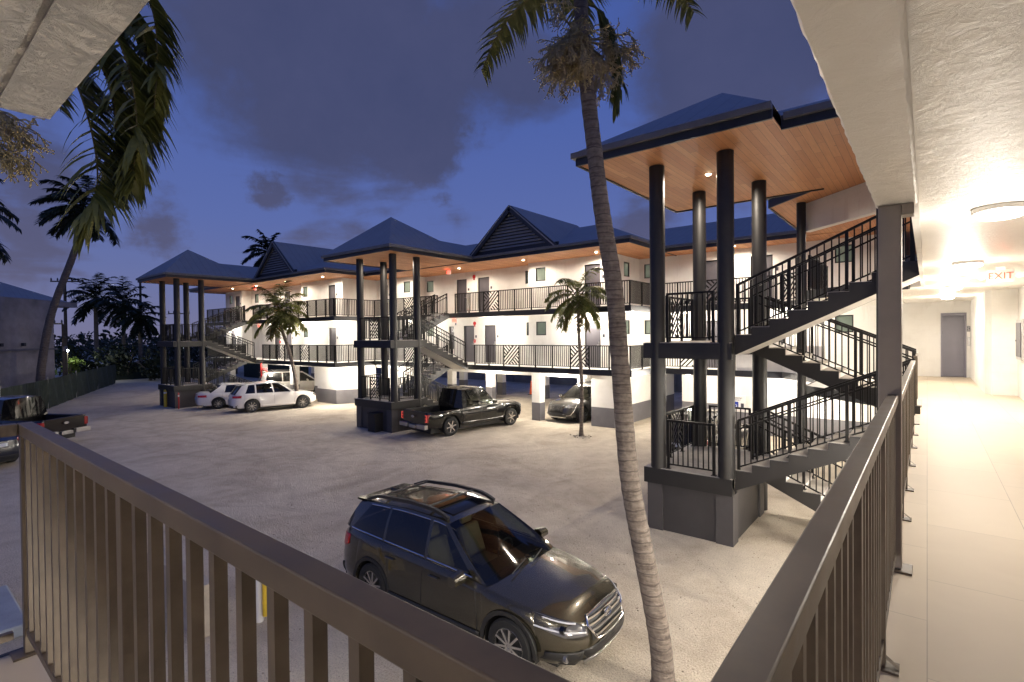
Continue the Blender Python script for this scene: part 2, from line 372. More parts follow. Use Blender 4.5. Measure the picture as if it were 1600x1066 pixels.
# standing seam roof
mt, t = mat('metal_roof')
p = t.n('ShaderNodeBsdfPrincipled', _Roughness=.55, _Metallic=.0)
g = t.n('ShaderNodeNewGeometry'); nn = t.n('ShaderNodeTexNoise', _Scale=1.3, _Detail=6.0); t.l(g.outputs['Position'], nn.inputs['Vector'])
sn = t.n('ShaderNodeSeparateXYZ'); t.l(g.outputs['Normal'], sn.inputs[0]); sp = t.n('ShaderNodeSeparateXYZ'); t.l(g.outputs['Position'], sp.inputs[0])
isx = t.math('GREATER_THAN', t.math('ABSOLUTE', sn.outputs[0]), t.math('ABSOLUTE', sn.outputs[1]))
mx = t.n('ShaderNodeMix'); t.l(isx, mx.inputs[0]); t.l(sp.outputs[0], mx.inputs[2]); t.l(sp.outputs[1], mx.inputs[3])
sf = t.math('LESS_THAN', t.math('FRACT', t.math('DIVIDE', mx.outputs[0], .4)), .07)
c = t.mix(nn.outputs['Fac'], (.24, .235, .23), (.33, .325, .32)); c = t.mix(t.math('MULTIPLY', sf, .35), c, (.10, .10, .10)); t.l(c, p.inputs['Base Color'])
b = t.n('ShaderNodeBump', _Strength=.5, _Distance=.02); t.l(sf, b.inputs['Height']); t.l(b.outputs[0], p.inputs['Normal'])
o = t.n('ShaderNodeOutputMaterial'); t.l(p.outputs[0], o.inputs[0])
# crushed-shell gravel
mt, t = mat('gravel')
p = t.n('ShaderNodeBsdfPrincipled', _Roughness=.95); p.inputs['Specular IOR Level'].default_value = .2
g = t.n('ShaderNodeNewGeometry'); P = g.outputs['Position']
big = t.n('ShaderNodeTexNoise', _Scale=.30, _Detail=7.0, _Roughness=.55, _Distortion=.8); t.l(P, big.inputs['Vector'])
mp = t.n('ShaderNodeMapping'); mp.inputs['Rotation'].default_value = (0, 0, R(35)); mp.inputs['Scale'].default_value = (.62, .48, 1); t.l(P, mp.inputs[0])
trk = t.n('ShaderNodeTexNoise', _Scale=1.2, _Detail=4.0, _Distortion=1.5); t.l(mp.outputs[0], trk.inputs['Vector'])
med = t.n('ShaderNodeTexNoise', _Scale=3.0, _Detail=8.0, _Roughness=.7); t.l(P, med.inputs['Vector'])
fin = t.n('ShaderNodeTexNoise', _Scale=38.0, _Detail=6.0, _Roughness=.75); t.l(P, fin.inputs['Vector'])
wpos = t.n('ShaderNodeVectorMath', operation='MULTIPLY_ADD'); t.l(big.outputs['Color'], wpos.inputs[0]); wpos.inputs[1].default_value = (1.6, 1.6, 0); t.l(P, wpos.inputs[2])
vo = t.n('ShaderNodeTexVoronoi', _Scale=40.0); t.l(P, vo.inputs['Vector'])
k = t.math('ADD', t.math('MULTIPLY', big.outputs['Fac'], .55), t.math('MULTIPLY', trk.outputs['Fac'], .45))
c = t.ramp(k, [(.37, (.40, .335, .26)), (.46, (.52, .45, .355)), (.57, (.65, .58, .47))])
c = t.mix(.35, c, t.ramp(med.outputs['Fac'], [(.3, (.34, .30, .245)), (.7, (.68, .62, .53))]))
trk_ = None
for cx_, cy_, r_ in ((-14, -3, 16.5), (-14.2, -3.1, 18.0), (-25, 24, 15.0), (-25, 24, 16.5), (-3, -9, 17.0), (-3.1, -9, 18.5), (-22, -14, 24.0), (-22, -14, 25.5)):
    dd_ = t.n('ShaderNodeVectorMath', operation='DISTANCE'); t.l(wpos.outputs[0], dd_.inputs[0]); dd_.inputs[1].default_value = (cx_, cy_, 0)
    f_ = t.math('SUBTRACT', 1.0, t.math('DIVIDE', t.math('ABSOLUTE', t.math('SUBTRACT', dd_.outputs['Value'], r_)), .17), True)
    trk_ = f_ if trk_ is None else t.math('MAXIMUM', trk_, f_)
c = t.mix(t.math('MULTIPLY', t.math('MULTIPLY', trk_, med.outputs['Fac']), .32), c, (.24, .20, .16))
fc = t.ramp(fin.outputs['Fac'], [(.30, (.35, .33, .31)), (.48, (.9, .9, .9)), (.7, (1.25, 1.23, 1.2))]); c = t.mix(.75, c, fc, 'MULTIPLY')
c = t.mix(t.math('MULTIPLY', t.math('LESS_THAN', vo.outputs['Distance'], t.math('MULTIPLY', t.math('SUBTRACT', med.outputs['Fac'], .30), .75)), .6), c, (.07, .05, .04)); t.l(c, p.inputs['Base Color'])
h = t.math('ADD', t.math('MULTIPLY', fin.outputs['Fac'], .5), t.math('ADD', t.math('MULTIPLY', med.outputs['Fac'], 1.0), t.math('MULTIPLY', vo.outputs['Distance'], .3)))
b = t.n('ShaderNodeBump', _Strength=.9, _Distance=.05); t.l(h, b.inputs['Height']); t.l(b.outputs[0], p.inputs['Normal'])
o = t.n('ShaderNodeOutputMaterial'); t.l(p.outputs[0], o.inputs[0])
# porcelain walkway tiles
mt, t = mat('floor_tile')
p = t.n('ShaderNodeBsdfPrincipled', _Roughness=.62)
g = t.n('ShaderNodeNewGeometry'); mp = t.n('ShaderNodeMapping'); mp.inputs['Rotation'].default_value = (0, 0, R(90)); t.l(g.outputs['Position'], mp.inputs[0])
br = t.n('ShaderNodeTexBrick', _Scale=1.0, _Mortar_Size=.0028, _Mortar_Smooth=.1); br.offset = .5
br.inputs['Brick Width'].default_value = 1.2; br.inputs['Row Height'].default_value = .6
br.inputs['Color1'].default_value = (.56, .475, .365, 1); br.inputs['Color2'].default_value = (.49, .41, .315, 1); br.inputs['Mortar'].default_value = (.27, .225, .175, 1)
t.l(mp.outputs[0], br.inputs['Vector'])
nn = t.n('ShaderNodeTexNoise', _Scale=2.2, _Detail=8.0, _Distortion=1.4); t.l(g.outputs['Position'], nn.inputs['Vector'])
c = t.mix(t.math('MULTIPLY', nn.outputs['Fac'], .5), br.outputs['Color'], (.60, .52, .41)); t.l(c, p.inputs['Base Color'])
o = t.n('ShaderNodeOutputMaterial'); t.l(p.outputs[0], o.inputs[0])
# palm trunk (ringed), leaves
mt, t = mat('palm_trunk')
p = t.n('ShaderNodeBsdfPrincipled', _Roughness=.9); tcn = t.n('ShaderNodeTexCoord')
mp = t.n('ShaderNodeMapping'); mp.inputs['Scale'].default_value = (1.2, 1.2, 9); t.l(tcn.outputs['Object'], mp.inputs[0])
nn = t.n('ShaderNodeTexNoise', _Scale=2.4, _Detail=7.0, _Roughness=.65, _Distortion=.7); t.l(mp.outputs[0], nn.inputs['Vector'])
n4 = t.n('ShaderNodeTexNoise', _Scale=18.0, _Detail=6.0); t.l(tcn.outputs['Object'], n4.inputs['Vector'])
c = t.ramp(nn.outputs['Fac'], [(.34, (.035, .027, .022)), (.44, (.13, .103, .085)), (.62, (.21, .178, .15))]); c = t.mix(.4, c, t.ramp(n4.outputs['Fac'], [(.3, (.07, .055, .045)), (.65, (.24, .205, .175))]))
t.l(c, p.inputs['Base Color'])
wv_ = t.n('ShaderNodeTexWave', _Scale=2.6, _Distortion=2.2, _Detail=3.0, _Detail_Scale=1.5); wv_.bands_direction = 'Z'; wv_.wave_profile = 'SAW'; t.l(tcn.outputs['Object'], wv_.inputs['Vector'])
c = t.mix(t.math('MULTIPLY', t.math('GREATER_THAN', wv_.outputs['Fac'], .86), .55), c, (.045, .034, .028)); t.l(c, p.inputs['Base Color'])
b = t.n('ShaderNodeBump', _Strength=1.0, _Distance=.03); t.l(t.math('ADD', t.math('ADD', nn.outputs['Fac'], t.math('MULTIPLY', wv_.outputs['Fac'], .6)), t.math('MULTIPLY', n4.outputs['Fac'], .4)), b.inputs['Height']) if True else t.l(t.math('ADD', nn.outputs['Fac'], t.math('MULTIPLY', n4.outputs['Fac'], .4)), b.inputs['Height']); t.l(b.outputs[0], p.inputs['Normal'])
o = t.n('ShaderNodeOutputMaterial'); t.l(p.outputs[0], o.inputs[0])
def leafmat(name, c0, c1, tr=.3):
    mt, t = mat(name)
    g = t.n('ShaderNodeNewGeometry'); tcn = t.n('ShaderNodeTexCoord')
    nn = t.n('ShaderNodeTexNoise', _Scale=2.5, _Detail=4.0); t.l(tcn.outputs['Object'], nn.inputs['Vector'])
    f = t.math('ADD', t.math('MULTIPLY', g.outputs['Random Per Island'], .6), t.math('MULTIPLY', nn.outputs['Fac'], .5))
    c = t.mix(f, c0, c1)
    p = t.n('ShaderNodeBsdfPrincipled', _Roughness=.5); t.l(c, p.inputs['Base Color'])
    td = t.n('ShaderNodeBsdfTranslucent'); t.l(c, td.inputs[0])
    mx = t.n('ShaderNodeMixShader'); mx.inputs[0].default_value = tr; t.l(p.outputs[0], mx.inputs[1]); t.l(td.outputs[0], mx.inputs[2])
    o = t.n('ShaderNodeOutputMaterial'); t.l(mx.outputs[0], o.inputs[0])
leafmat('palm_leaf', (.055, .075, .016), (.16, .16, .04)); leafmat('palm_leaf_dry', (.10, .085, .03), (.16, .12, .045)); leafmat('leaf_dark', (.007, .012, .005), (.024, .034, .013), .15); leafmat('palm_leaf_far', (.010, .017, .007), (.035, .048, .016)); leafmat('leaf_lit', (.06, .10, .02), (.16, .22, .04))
leafmat('palm_flower', (.34, .28, .14), (.56, .47, .25), .15)
# ------------------------------------------------------------------ shared building parts
def lattice(mb, p, q, z0, z1, wd=.042, pitch=.12):
    """herringbone infill between p and q: a diagonal band one way, the rest the other way"""
    p = Vector((*p, 0)); q = Vector((*q, 0)); L = (q-p).length; H = z1-z0; d = (q-p)/L
    def P(s, h): return p + d*s + Vector((0, 0, z0+h))
    k = H/L
    def inband(s, h): return abs(h - k*s) < .36*H or abs(h-(H-k*s)) < .0
    for sgn in (1, -1):
        c = -L*1.5
        while c < L+H:
            run = None; n = 60
            for i in range(n+1):
                h = H*i/n; s = c + (h if sgn > 0 else H-h)*1.0
                ok = 0 <= s <= L and (inband(s, h) if sgn > 0 else not inband(s, h))
                if ok: run = (s, h, s, h) if run is None else (run[0], run[1], s, h)
                if (not ok or i == n) and run is not None:
                    if run[3]-run[1] > .03: mb.obb(P(run[0], run[1]), P(run[2], run[3]), .018, wd)
                    run = None
            c += pitch*1.414
def railing(pts, z, label, lat=(), cat='railing', group=None, h=1.07, bay=1.03, mat='rail_black', zs=None, second=False, bal=.112, bt=.011):
    """steel railing along a polyline at floor height z (or z per point in zs)"""
    zs = zs or [z]*len(pts)
    t = thing('walkway_railing' if not second else 'stair_railing', label, cat, (*pts[0], zs[0]), group)
    tr = MB(); br = MB(); k = 0; posts = []
    for i in range(len(pts)-1):
        a = Vector((*pts[i], zs[i])); b = Vector((*pts[i+1], zs[i+1])); L = (b-a).length
        if L < .05: continue
        n = max(1, round(L/bay)); dv = (b-a)/n; up_ = Vector((0, 0, 1))
        e = (b-a).normalized()*.022
        tr.obb(a-e+up_*(h-.02), b+e+up_*(h-.022), .055, .044)
        br.obb(a+up_*.10, b+up_*.10, .035, .028)
        if second:
            br.obb(a+up_*(h-.20), b+up_*(h-.20), .03, .03)
        for j in range(n+1):
            pp = a+dv*j
            if all((pp-o).length > .05 for o in posts): posts.append(pp)
            if j == n: break
            c0 = a+dv*j; c1 = c0+dv; m_ = MB(); l2 = Vector((c1.x-c0.x, c1.y-c0.y)).length
            if k in lat and abs(c1.z-c0.z) < .01:
                lattice(m_, c0.xy, c1.xy, c0.z+.11, c0.z+h-.04, wd=.046 if bt < .012 else .058, pitch=.115 if bt < .012 else .14); m_.build('lattice_panel', mat, t)
            else:
                nb = max(2, round(l2/bal))
                for q in range(1, nb):
                    b0 = c0+(c1-c0)*q/nb
                    m_.box(b0.x-bt, b0.x+bt, b0.y-bt, b0.y+bt, b0.z+.10, b0.z+h-.03)
                m_.build('baluster_panel', mat, t)
            k += 1
    tr.build('top_rail', mat, t); br.build('bottom_rail', mat, t)
    for pp in posts:
        m_ = MB(); m_.box(pp.x-.0265, pp.x+.0265, pp.y-.0265, pp.y+.0265, pp.z+.008, pp.z+h-.035); m_.box(pp.x-.05, pp.x+.05, pp.y-.05, pp.y+.05, pp.z-.003, pp.z+.010)
        m_.build('post', mat, t)
    return t
def band(mb, pts, o0, o1, z0, z1):
    n = len(pts); P = [Vector(p) for p in pts]; nm = []
    for i in range(n):
        ds = []
        if i > 0: ds.append((P[i]-P[i-1]).normalized())
        if i < n-1: ds.append((P[i+1]-P[i]).normalized())
        ns = [Vector((-d.y, d.x)) for d in ds]
        v = sum(ns, Vector((0, 0)))/len(ns); v = v/max(.2, v.length_squared); nm.append(v)
    for i in range(n-1):
        a0 = P[i]+nm[i]*o0; a1 = P[i]+nm[i]*o1; b0 = P[i+1]+nm[i+1]*o0; b1 = P[i+1]+nm[i+1]*o1
        q = [a0, b0, b1, a1]; bs = len(mb.v)
        mb.v += [(*c, z0) for c in q] + [(*c, z1) for c in q]
        fs = [(0, 3, 2, 1), (4, 5, 6, 7), (0, 1, 5, 4), (2, 3, 7, 6)]
        if i == 0: fs.append((0, 4, 7, 3))
        if i == n-2: fs.append((1, 2, 6, 5))
        mb.f += [tuple(bs+x for x in f) for f in fs]
def facade(root, pts, z0, z1, ops, flip=1):
    """pts polyline (viewer side is to the right of travel); ops: {segment: [(kind, s0, s1, h0, h1)]}"""
    mb = MB()
    for i in range(len(pts)-1):
        a = Vector(pts[i]); b = Vector(pts[i+1]); L = (b-a).length; d = (b-a)/L; n = Vector((d.y, -d.x))*flip
        def P(s, h, o=0): return (*(a+d*s+n*o), h)
        o = sorted(ops.get(i, []), key=lambda x: x[1]); s = 0
        for kind, s0, s1, h0, h1 in o:
            if s0 > s: mb.poly([P(s, z0), P(s0, z0), P(s0, z1), P(s, z1)])
            h0 += z0; h1 += z0; D = -.11 if kind == 'door' else -.07
            if h0 > z0+.02: mb.poly([P(s0, z0), P(s1, z0), P(s1, h0), P(s0, h0)])
            mb.poly([P(s0, h1), P(s1, h1), P(s1, z1), P(s0, z1)])
            mb.poly([P(s0, h0), P(s0, h0, D), P(s0, h1, D), P(s0, h1)]); mb.poly([P(s1, h0), P(s1, h0, D), P(s1, h1, D), P(s1, h1)])
            mb.poly([P(s0, h1), P(s0, h1, D), P(s1, h1, D), P(s1, h1)]); mb.poly([P(s0, h0), P(s0, h0, D), P(s1, h0, D), P(s1, h0)])
            if kind == 'door':
                dm = MB(); dm.obb(P((s0+s1)/2, h0+.005, D-.02), P((s0+s1)/2, h1, D-.02), s1-s0, .04, (*n, 0)); dr = dm.build('door', 'door_paint', root)
                fm = MB(); fm.obb(P(s0+.025, h0, D+.015), P(s0+.025, h1, D+.015), .05, .03, (*n, 0)); fm.obb(P(s1-.025, h0, D+.015), P(s1-.025, h1, D+.015), .05, .03, (*n, 0)); fm.obb(P(s0+.05, h1-.025, D+.015), P(s1-.05, h1-.025, D+.015), .03, .05)
                fm.build('door_frame', 'frame_dark', dr)
                hm = MB(); hm.obb(P(s1-.13, h0+1.0, D+.03), P(s1-.13, h0+1.2, D+.03), .04, .03, (*n, 0)); hm.obb(P(s1-.24, h0+1.05, D+.045), P(s1-.13, h0+1.05, D+.045), .02, .02); hm.build('handle', 'steel', dr)
                cm = MB(); cm.obb(P(s1+.16, h0+1.42, .012), P(s1+.16, h0+1.56, .012), .10, .02, (*n, 0)); cm.build('room_plate', 'sign_dark', root)
            else:
                fm = MB(); wd = .05
                fm.obb(P(s0+wd/2, h0, D+.035), P(s0+wd/2, h1, D+.035), wd, .05, (*n, 0)); fm.obb(P(s1-wd/2, h0, D+.035), P(s1-wd/2, h1, D+.035), wd, .05, (*n, 0))
                fm.obb(P(s0+wd, h0+wd/2, D+.035), P(s1-wd, h0+wd/2, D+.035), .05, wd); fm.obb(P(s0+wd, h1-wd/2, D+.035), P(s1-wd, h1-wd/2, D+.035), .05, wd)
                wn = fm.build('window', 'frame_dark', root)
                pm = MB(); pm.poly([P(s0, h0, D+.01), P(s1, h0, D+.01), P(s1, h1, D+.01), P(s0, h1, D+.01)]); pm.build('pane', 'window_pane' if kind == 'window' else 'window_dark', wn)
            s = s1
        if s < L: mb.poly([P(s, z0), P(L, z0), P(L, z1), P(s, z1)])
    mb.build('wall', 'stucco', root)
def hip(mb, x0, x1, y0, y1, z, r0, r1, yr, zr, rx0=None):
    """hip roof: ridge from (r0,yr) to (r1,yr)"""
    A, B, C, D = (x0, y0, z), (x1, y0, z), (x1, y1, z), (x0, y1, z); E, F = (r0, yr, zr), (r1, yr, zr)
    mb.poly([A, B, F, E]); mb.poly([C, D, E, F]); mb.poly([D, A, E]); mb.poly([B, C, F])
def eaves(root, rect, z=8.0, skip_soffit=False):
    """soffit sheet, fascia and gutter round a rectangle"""
    x0, x1, y0, y1 = rect
    pl = [(x0, y0), (x1, y0), (x1, y1), (x0, y1)]
    s = MB(); s.prism(pl, z, z+.02); s.build('soffit', 'cedar_boards', root)
    return pl
def fascia(root, pts, z=8.0, o=0.0):
    f = MB(); band(f, pts, o-.0, o-.04, z-.03, z+.22); f.build('fascia', 'fascia_dark', root)
    g = MB(); band(g, pts, o-.041, o-.13, z+.13, z+.24); g.build('gutter', 'gutter_grey', root)
def gable(root, xc, hw, yf, yb, zb, zt):
    r = MB(); e = .22
    for s in (-1, 1):
        r.poly([(xc+s*(hw+.12), yf-e, zb-.08), (xc, yf-e, zt), (xc, yb, zt), (xc+s*(hw+.12), yb, zb-.08)])
    r.build('gable_roof', 'metal_roof', root, solid=.05)
    b = MB()
    for s in (-1, 1): b.obb((xc+s*(hw+.02), yf-.16, zb-.03), (xc+s*.0, yf-.16, zt-.12), .10, .26)
    b.box(xc-hw-.1, xc+hw+.1, yf-.05, yf+.02, zb-.22, zb+.22)
    b.build('barge_board', 'fascia_dark', root)
    l = MB(); n = 11
    for i in range(n):
        z = zb+.30+(zt-zb-.55)*i/n; w_ = hw*(1-(z-zb)/(zt-zb))-.16
        if w_ > .1: l.obb((xc-w_, yf, z), (xc+w_, yf, z), .12, .03, (0, -.75, .66))
    k = MB(); k.poly([(xc-hw, yf+.06, zb), (xc+hw, yf+.06, zb), (xc, yf+.06, zt-.1)]); bk = k.build('gable_vent', 'frame_dark', root)
    l.build('louvre', 'louvre_grey', bk)
# ------------------------------------------------------------------ ground
g = MB(); g.poly([(-400, -150, 0), (150, -150, 0), (150, 300, 0), (-400, 300, 0)]); struct(g.build('ground', 'gravel'), 'pale crushed gravel parking court', 'ground')
# ------------------------------------------------------------------ walls plan
WA = [(-45.0, 26), (-45.0, 18.6), (-42.1, 18.6), (-42.1, 19.35), (-33.5, 19.35), (-33.5, 18.75), (-28.55, 18.75), (-28.55, 21.3)]
WB = [(-28.55, 21.3), (-24.7, 21.3), (-24.7, 22.1), (-16.1, 22.1), (-16.1, 21.5), (-11.15, 21.5), (-11.15, 24.1)]
WC = [(-11.15, 24.1), (-.62, 24.1)]
L1, L2, SO = 2.75, 5.5, 8.0
def DR(x): return ('door', x-.44, x+.44, 0, 2.12)
def WN(x, w_=.62, h0=1.53, h1=2.22, k='window'): return (k, x-w_/2, x+w_/2, h0, h1)
def wing(label, wall, ops1, ops2, edge, x0, x1, ye, yb, ridge, gab, slab_back, group=None, pillars=()):
    root = thing('hotel_wing', label, 'building', (x0, ye, 0), group)
    facade(root, wall, L1, L2-.20, ops1); facade(root, wall, L2, SO, ops2)
    for z in (L1, L2):
        poly = edge + [(edge[-1][0], slab_back), (edge[0][0], slab_back)]
        s = MB(); s.prism(poly, z-.20, z-.002); s.build('walkway_slab', 'stucco', root)
        f = MB(); band(f, edge, .0, -.05, z-.24, z+.015); f.build('slab_edge', 'fascia_dark', root)
    return root
# --- wing B (middle)
opsB1 = {0: [DR(.75), WN(3.1)], 2: [WN(.5), ('door', 2.1, 2.55, .75, 2.1), DR(3.75), DR(5.4), WN(8.25, .5, k='dark')], 4: [WN(.78), DR(3.75)], 5: [WN(1.2, .6)]}
opsB2 = {0: [DR(.75), WN(3.1)], 2: [WN(.5), DR(3.2), DR(4.95), WN(8.2, .5, k='dark')], 4: [WN(.78), DR(3.75)], 5: [WN(1.2, .6)]}
edgeB = [(-27.05, 19.97), (-9.65, 19.97), (-9.65, 22.4)]
B = wing('middle white hotel wing with louvred gable, grey doors and dark walkway edges', WB, opsB1, opsB2, edgeB, -27.05, -9.3, 19.15, 29, None, None, 29.0)
# --- wing A (left)
opsA1 = {1: [DR(1.2)], 3: [DR(4.0), DR(5.7), WN(8.2, .5, k='dark')], 5: [WN(.55, .55), DR(3.7)], 6: []}
opsA2 = {1: [WN(1.0, .5), DR(2.1)], 3: [WN(.9), DR(3.9), DR(5.6), WN(8.2, .5, k='dark')], 5: [WN(.55, .55), DR(3.7)], 6: []}
edgeA = [(-45.2, 17.2), (-27.05, 17.2), (-27.05, 19.97)]
A = wing('farthest white hotel wing at the left end of the court with its own louvred gable', WA, opsA1, opsA2, edgeA, -45.2, -26.6, 16.4, 26, None, None, 27.0)
# --- wing C (right, behind the near stair tower)
opsC1 = {0: [WN(.5, .5), DR(3.6), DR(6.0), WN(8.6, .62)]}
opsC2 = {0: [WN(.5, .5), DR(3.5), DR(5.6), WN(8.6, .62)]}
edgeC = [(-9.65, 22.4), (-4.4, 22.4), (-2.75, 20.7), (-2.75, 17.1), (-.15, 14.5)]
C = thing('hotel_wing', 'white corner of the hotel seen behind the nearest stair tower', 'building', (-9.65, 22.4, 0))
facade(C, WC, L1, L2-.20, opsC1); facade(C, WC, L2, SO, opsC2)
for z in (L1, L2):
    s = MB(); s.prism([(-9.65, 22.4), (-4.4, 22.4), (-2.75, 20.7), (-2.75, 17.1), (-.62, 14.97), (-.62, 32), (-9.65, 32)], z-.20, z-.002); s.build('walkway_slab', 'stucco', C)
    f = MB(); band(f, edgeC[:-1]+[(-.3, 14.65)], .0, -.05, z-.24, z+.015); f.build('slab_edge', 'fascia_dark', C)
# solid parapet on the corner walkway
for z in (L1,):
    f = MB(); band(f, [(-6.15, 22.46), (-4.42, 22.46), (-2.83, 20.8)], 0, .12, z, z+1.07); f.build('parapet', 'stucco', C)
# ------------------------------------------------------------------ roofs
def main_roof(root, x0, x1, ye, yb, yr, zr, rx0, rx1, pts, sof):
    r = MB(); hip(r, x0-.1, x1+.1, ye-.1, yb+.1, 8.22, rx0, rx1, yr, zr); r.build('roof', 'metal_roof', root)
    s = MB(); s.prism(sof, SO, SO+.02); s.build('soffit', 'cedar_boards', root)
    fascia(root, pts)
main_roof(B, -28.2, -9.3, 19.15, 29, 24.1, 10.05, -24, -13.2, [(-26.7, 19.15), (-9.3, 19.15), (-9.3, 29)], [(-28.5, 19.15), (-9.3, 19.15), (-9.3, 29), (-28.5, 29)])
main_roof(A, -46.2, -26.7, 16.4, 26, 21.3, 10.05, -42, -31.5, [(-46.2, 26), (-46.2, 16.4), (-26.7, 16.4), (-26.7, 19.15)], [(-46.2, 16.4), (-26.7, 16.4), (-26.7, 19.14), (-28.6, 19.14), (-28.6, 26), (-46.2, 26)])
main_roof(C, -9.28, 6, 22.6, 32, 27.2, 9.98, -12, 8, [(-9.28, 22.6), (-3.64, 22.6)], [(-9.28, 22.6), (4, 22.6), (4, 32), (-9.28, 32)])
gable(B, -15.4, 2.55, 19.3, 25.2, 8.22, 10.42)
gable(A, -32.6, 2.5, 16.55, 22.4, 8.22, 10.42)
# back walls so the lit floors do not leak through
for root, x0, x1, y in ((A, -45, -27, 26), (B, -28.5, -11.15, 28.8), (C, -11.1, 0, 31.8)):
    b = MB()
    for za, zb in ((L1, L2-.2), (L2, SO)): b.box(x0, x1, y, y+.2, za, zb)
    b.build('wall', 'stucco', root)
# ------------------------------------------------------------------ ground storey: pillars, walls and beams
def pillar(root, x, y, w_=.5, d=.42, ztop=2.55, band_h=.9):
    p = MB(); p.box(x-w_/2, x+w_/2, y-d/2, y+d/2, band_h, ztop); o = p.build('pillar', 'stucco', root)
    q = MB(); q.box(x-w_/2-.006, x+w_/2+.006, y-d/2-.006, y+d/2+.006, -.05, band_h); q.build('painted_base', 'grey_band', o)
def lowwall(root, pts, ztop=2.55, bh=.9, th=.2):
    p = MB(); band(p, pts, 0, th, bh, ztop); o = p.build('wall', 'stucco', root)
    q = MB(); band(q, pts, -.006, th+.006, -.05, bh); q.build('painted_base', 'grey_band', o)
pillar(B, -15.35, 21.25)
lowwall(B, [(-12.35, 24.0), (-12.35, 21.35), (-11.15, 21.35), (-11.15, 28.5)], th=.18)
bm_ = MB(); bm_.box(-28.4, -12.4, 21.1, 21.4, 2.25, 2.548); bm_.box(-28.4, -12.4, 25.6, 25.9, 2.2, 2.548); bm_.build('ceiling_beam', 'stucco', B)
for x, y in ((-18.6, 25.7), (-22.4, 25.7), (-26.0, 25.7), (-15.4, 25.7), (-12.6, 28.7), (-16.4, 28.7), (-20.2, 28.7), (-24.0, 28.7), (-27.8, 28.7)): pillar(B, x, y)
lowwall(B, [(-28.4, 25.5), (-28.4, 21.5), (-24.2, 21.5)], th=.18)
pillar(A, -35.5, 19.3, .42, .5)
lowwall(A, [(-31.6, 21.0), (-31.6, 18.75), (-29.4, 18.75), (-28.6, 20.2), (-28.6, 21.2)], th=.16)
lowwall(A, [(-33.4, 19.6), (-32.4, 19.6), (-32.4, 21.4)], th=.16)
for x in (-44.8, -41, -37.2, -33.4, -29.6): pillar(A, x, 26.3)
pillar(A, -44.6, 18.8); pillar(A, -40.3, 19.4, .4, .4)
bm_ = MB(); bm_.box(-45, -31.7, 19.2, 19.45, 2.25, 2.548); bm_.build('ceiling_beam', 'stucco', A)
lowwall(C, [(-9.6, 27.5), (-9.6, 25.6), (-6.7, 25.6), (-6.7, 23.5), (-.4, 23.5)], th=.18)
wl = MB(); wl.box(-.40, -.22, 14.9, 23.4, 0, 2.545); wl.build('wall', 'stucco', C)
# grey panel wall seen between the wings and dusk-blue boundary fence behind the parking
f = MB(); f.box(-60, -2, 37.0, 37.12, 0, 2.3)
for i in range(16): f.box(-60+i*3.8, -59.88+i*3.8, 36.94, 37.0, 0, 2.34)
tag(recenter(f.build('boundary_fence', 'fence_blue')), 'long blue-grey fence seen through the parking bays behind the hotel', 'fence')
# ------------------------------------------------------------------ railings on the courtyard walkways
def off(pts, o):
    n = len(pts); P = [Vector(p) for p in pts]; r = []
    for i in range(n):
        ds = []
        if i > 0: ds.append((P[i]-P[i-1]).normalized())
        if i < n-1: ds.append((P[i+1]-P[i]).normalized())
        v = sum((Vector((-d.y, d.x)) for d in ds), Vector((0, 0)))/len(ds); v = v/max(.2, v.length_squared); r.append(tuple(P[i]+v*o))
    return r
GR = 'walkway railings round the court'
BT_FAR = .015
railing(off([(-18.55, 19.97), (-9.65, 19.97), (-9.65, 22.4)], .06), L1, 'lower railing of the middle wing with two herringbone panels, right of its stair tower', (2, 6), group=GR, bt=BT_FAR)
railing(off([(-19.95, 19.97), (-9.65, 19.97), (-9.65, 22.4)], .06), L2, 'upper railing of the middle wing below the big louvred gable', (2, 7), group=GR, bt=BT_FAR)
railing(off([(-27.05, 17.2), (-27.05, 19.97), (-21.35, 19.97)], .06), L1, 'lower railing left of the middle stair tower, in front of the recessed doors', (6,), group=GR, bt=BT_FAR)
railing(off([(-27.05, 17.2), (-27.05, 19.97), (-21.35, 19.97)], .06), L2, 'upper railing left of the middle stair tower, with a herringbone panel between its columns', (6,), group=GR, bt=BT_FAR)
railing(off([(-36.0, 17.2), (-27.05, 17.2)], .06), L1, 'lower railing of the far left wing with two herringbone panels beside the thin palm', (2, 5), group=GR, bt=BT_FAR)
railing(off([(-37.35, 17.2), (-27.05, 17.2)], .06), L2, 'upper railing of the far left wing behind the crown of the thin palm', (6,), group=GR, bt=BT_FAR)
railing(off([(-45.2, 17.2), (-38.75, 17.2)], .06), L1, 'lower railing at the very left end of the hotel behind the far stair tower', (4,), group=GR, bt=BT_FAR)
railing(off([(-45.2, 17.2), (-38.75, 17.2)], .06), L2, 'upper railing at the very left end of the hotel behind the far stair tower', (4,), group=GR)
railing(off([(-9.65, 22.4), (-6.2, 22.4)], .06), L1, 'short lower railing of the hotel corner ending at the solid white parapet', (1,), group=GR, bt=BT_FAR)
railing(off([(-9.65, 22.4), (-4.4, 22.4), (-2.75, 20.7), (-2.75, 17.3)], .06), L2, 'upper railing of the hotel corner seen behind the near tower columns', (2, 5, 7), group=GR, bt=BT_FAR)
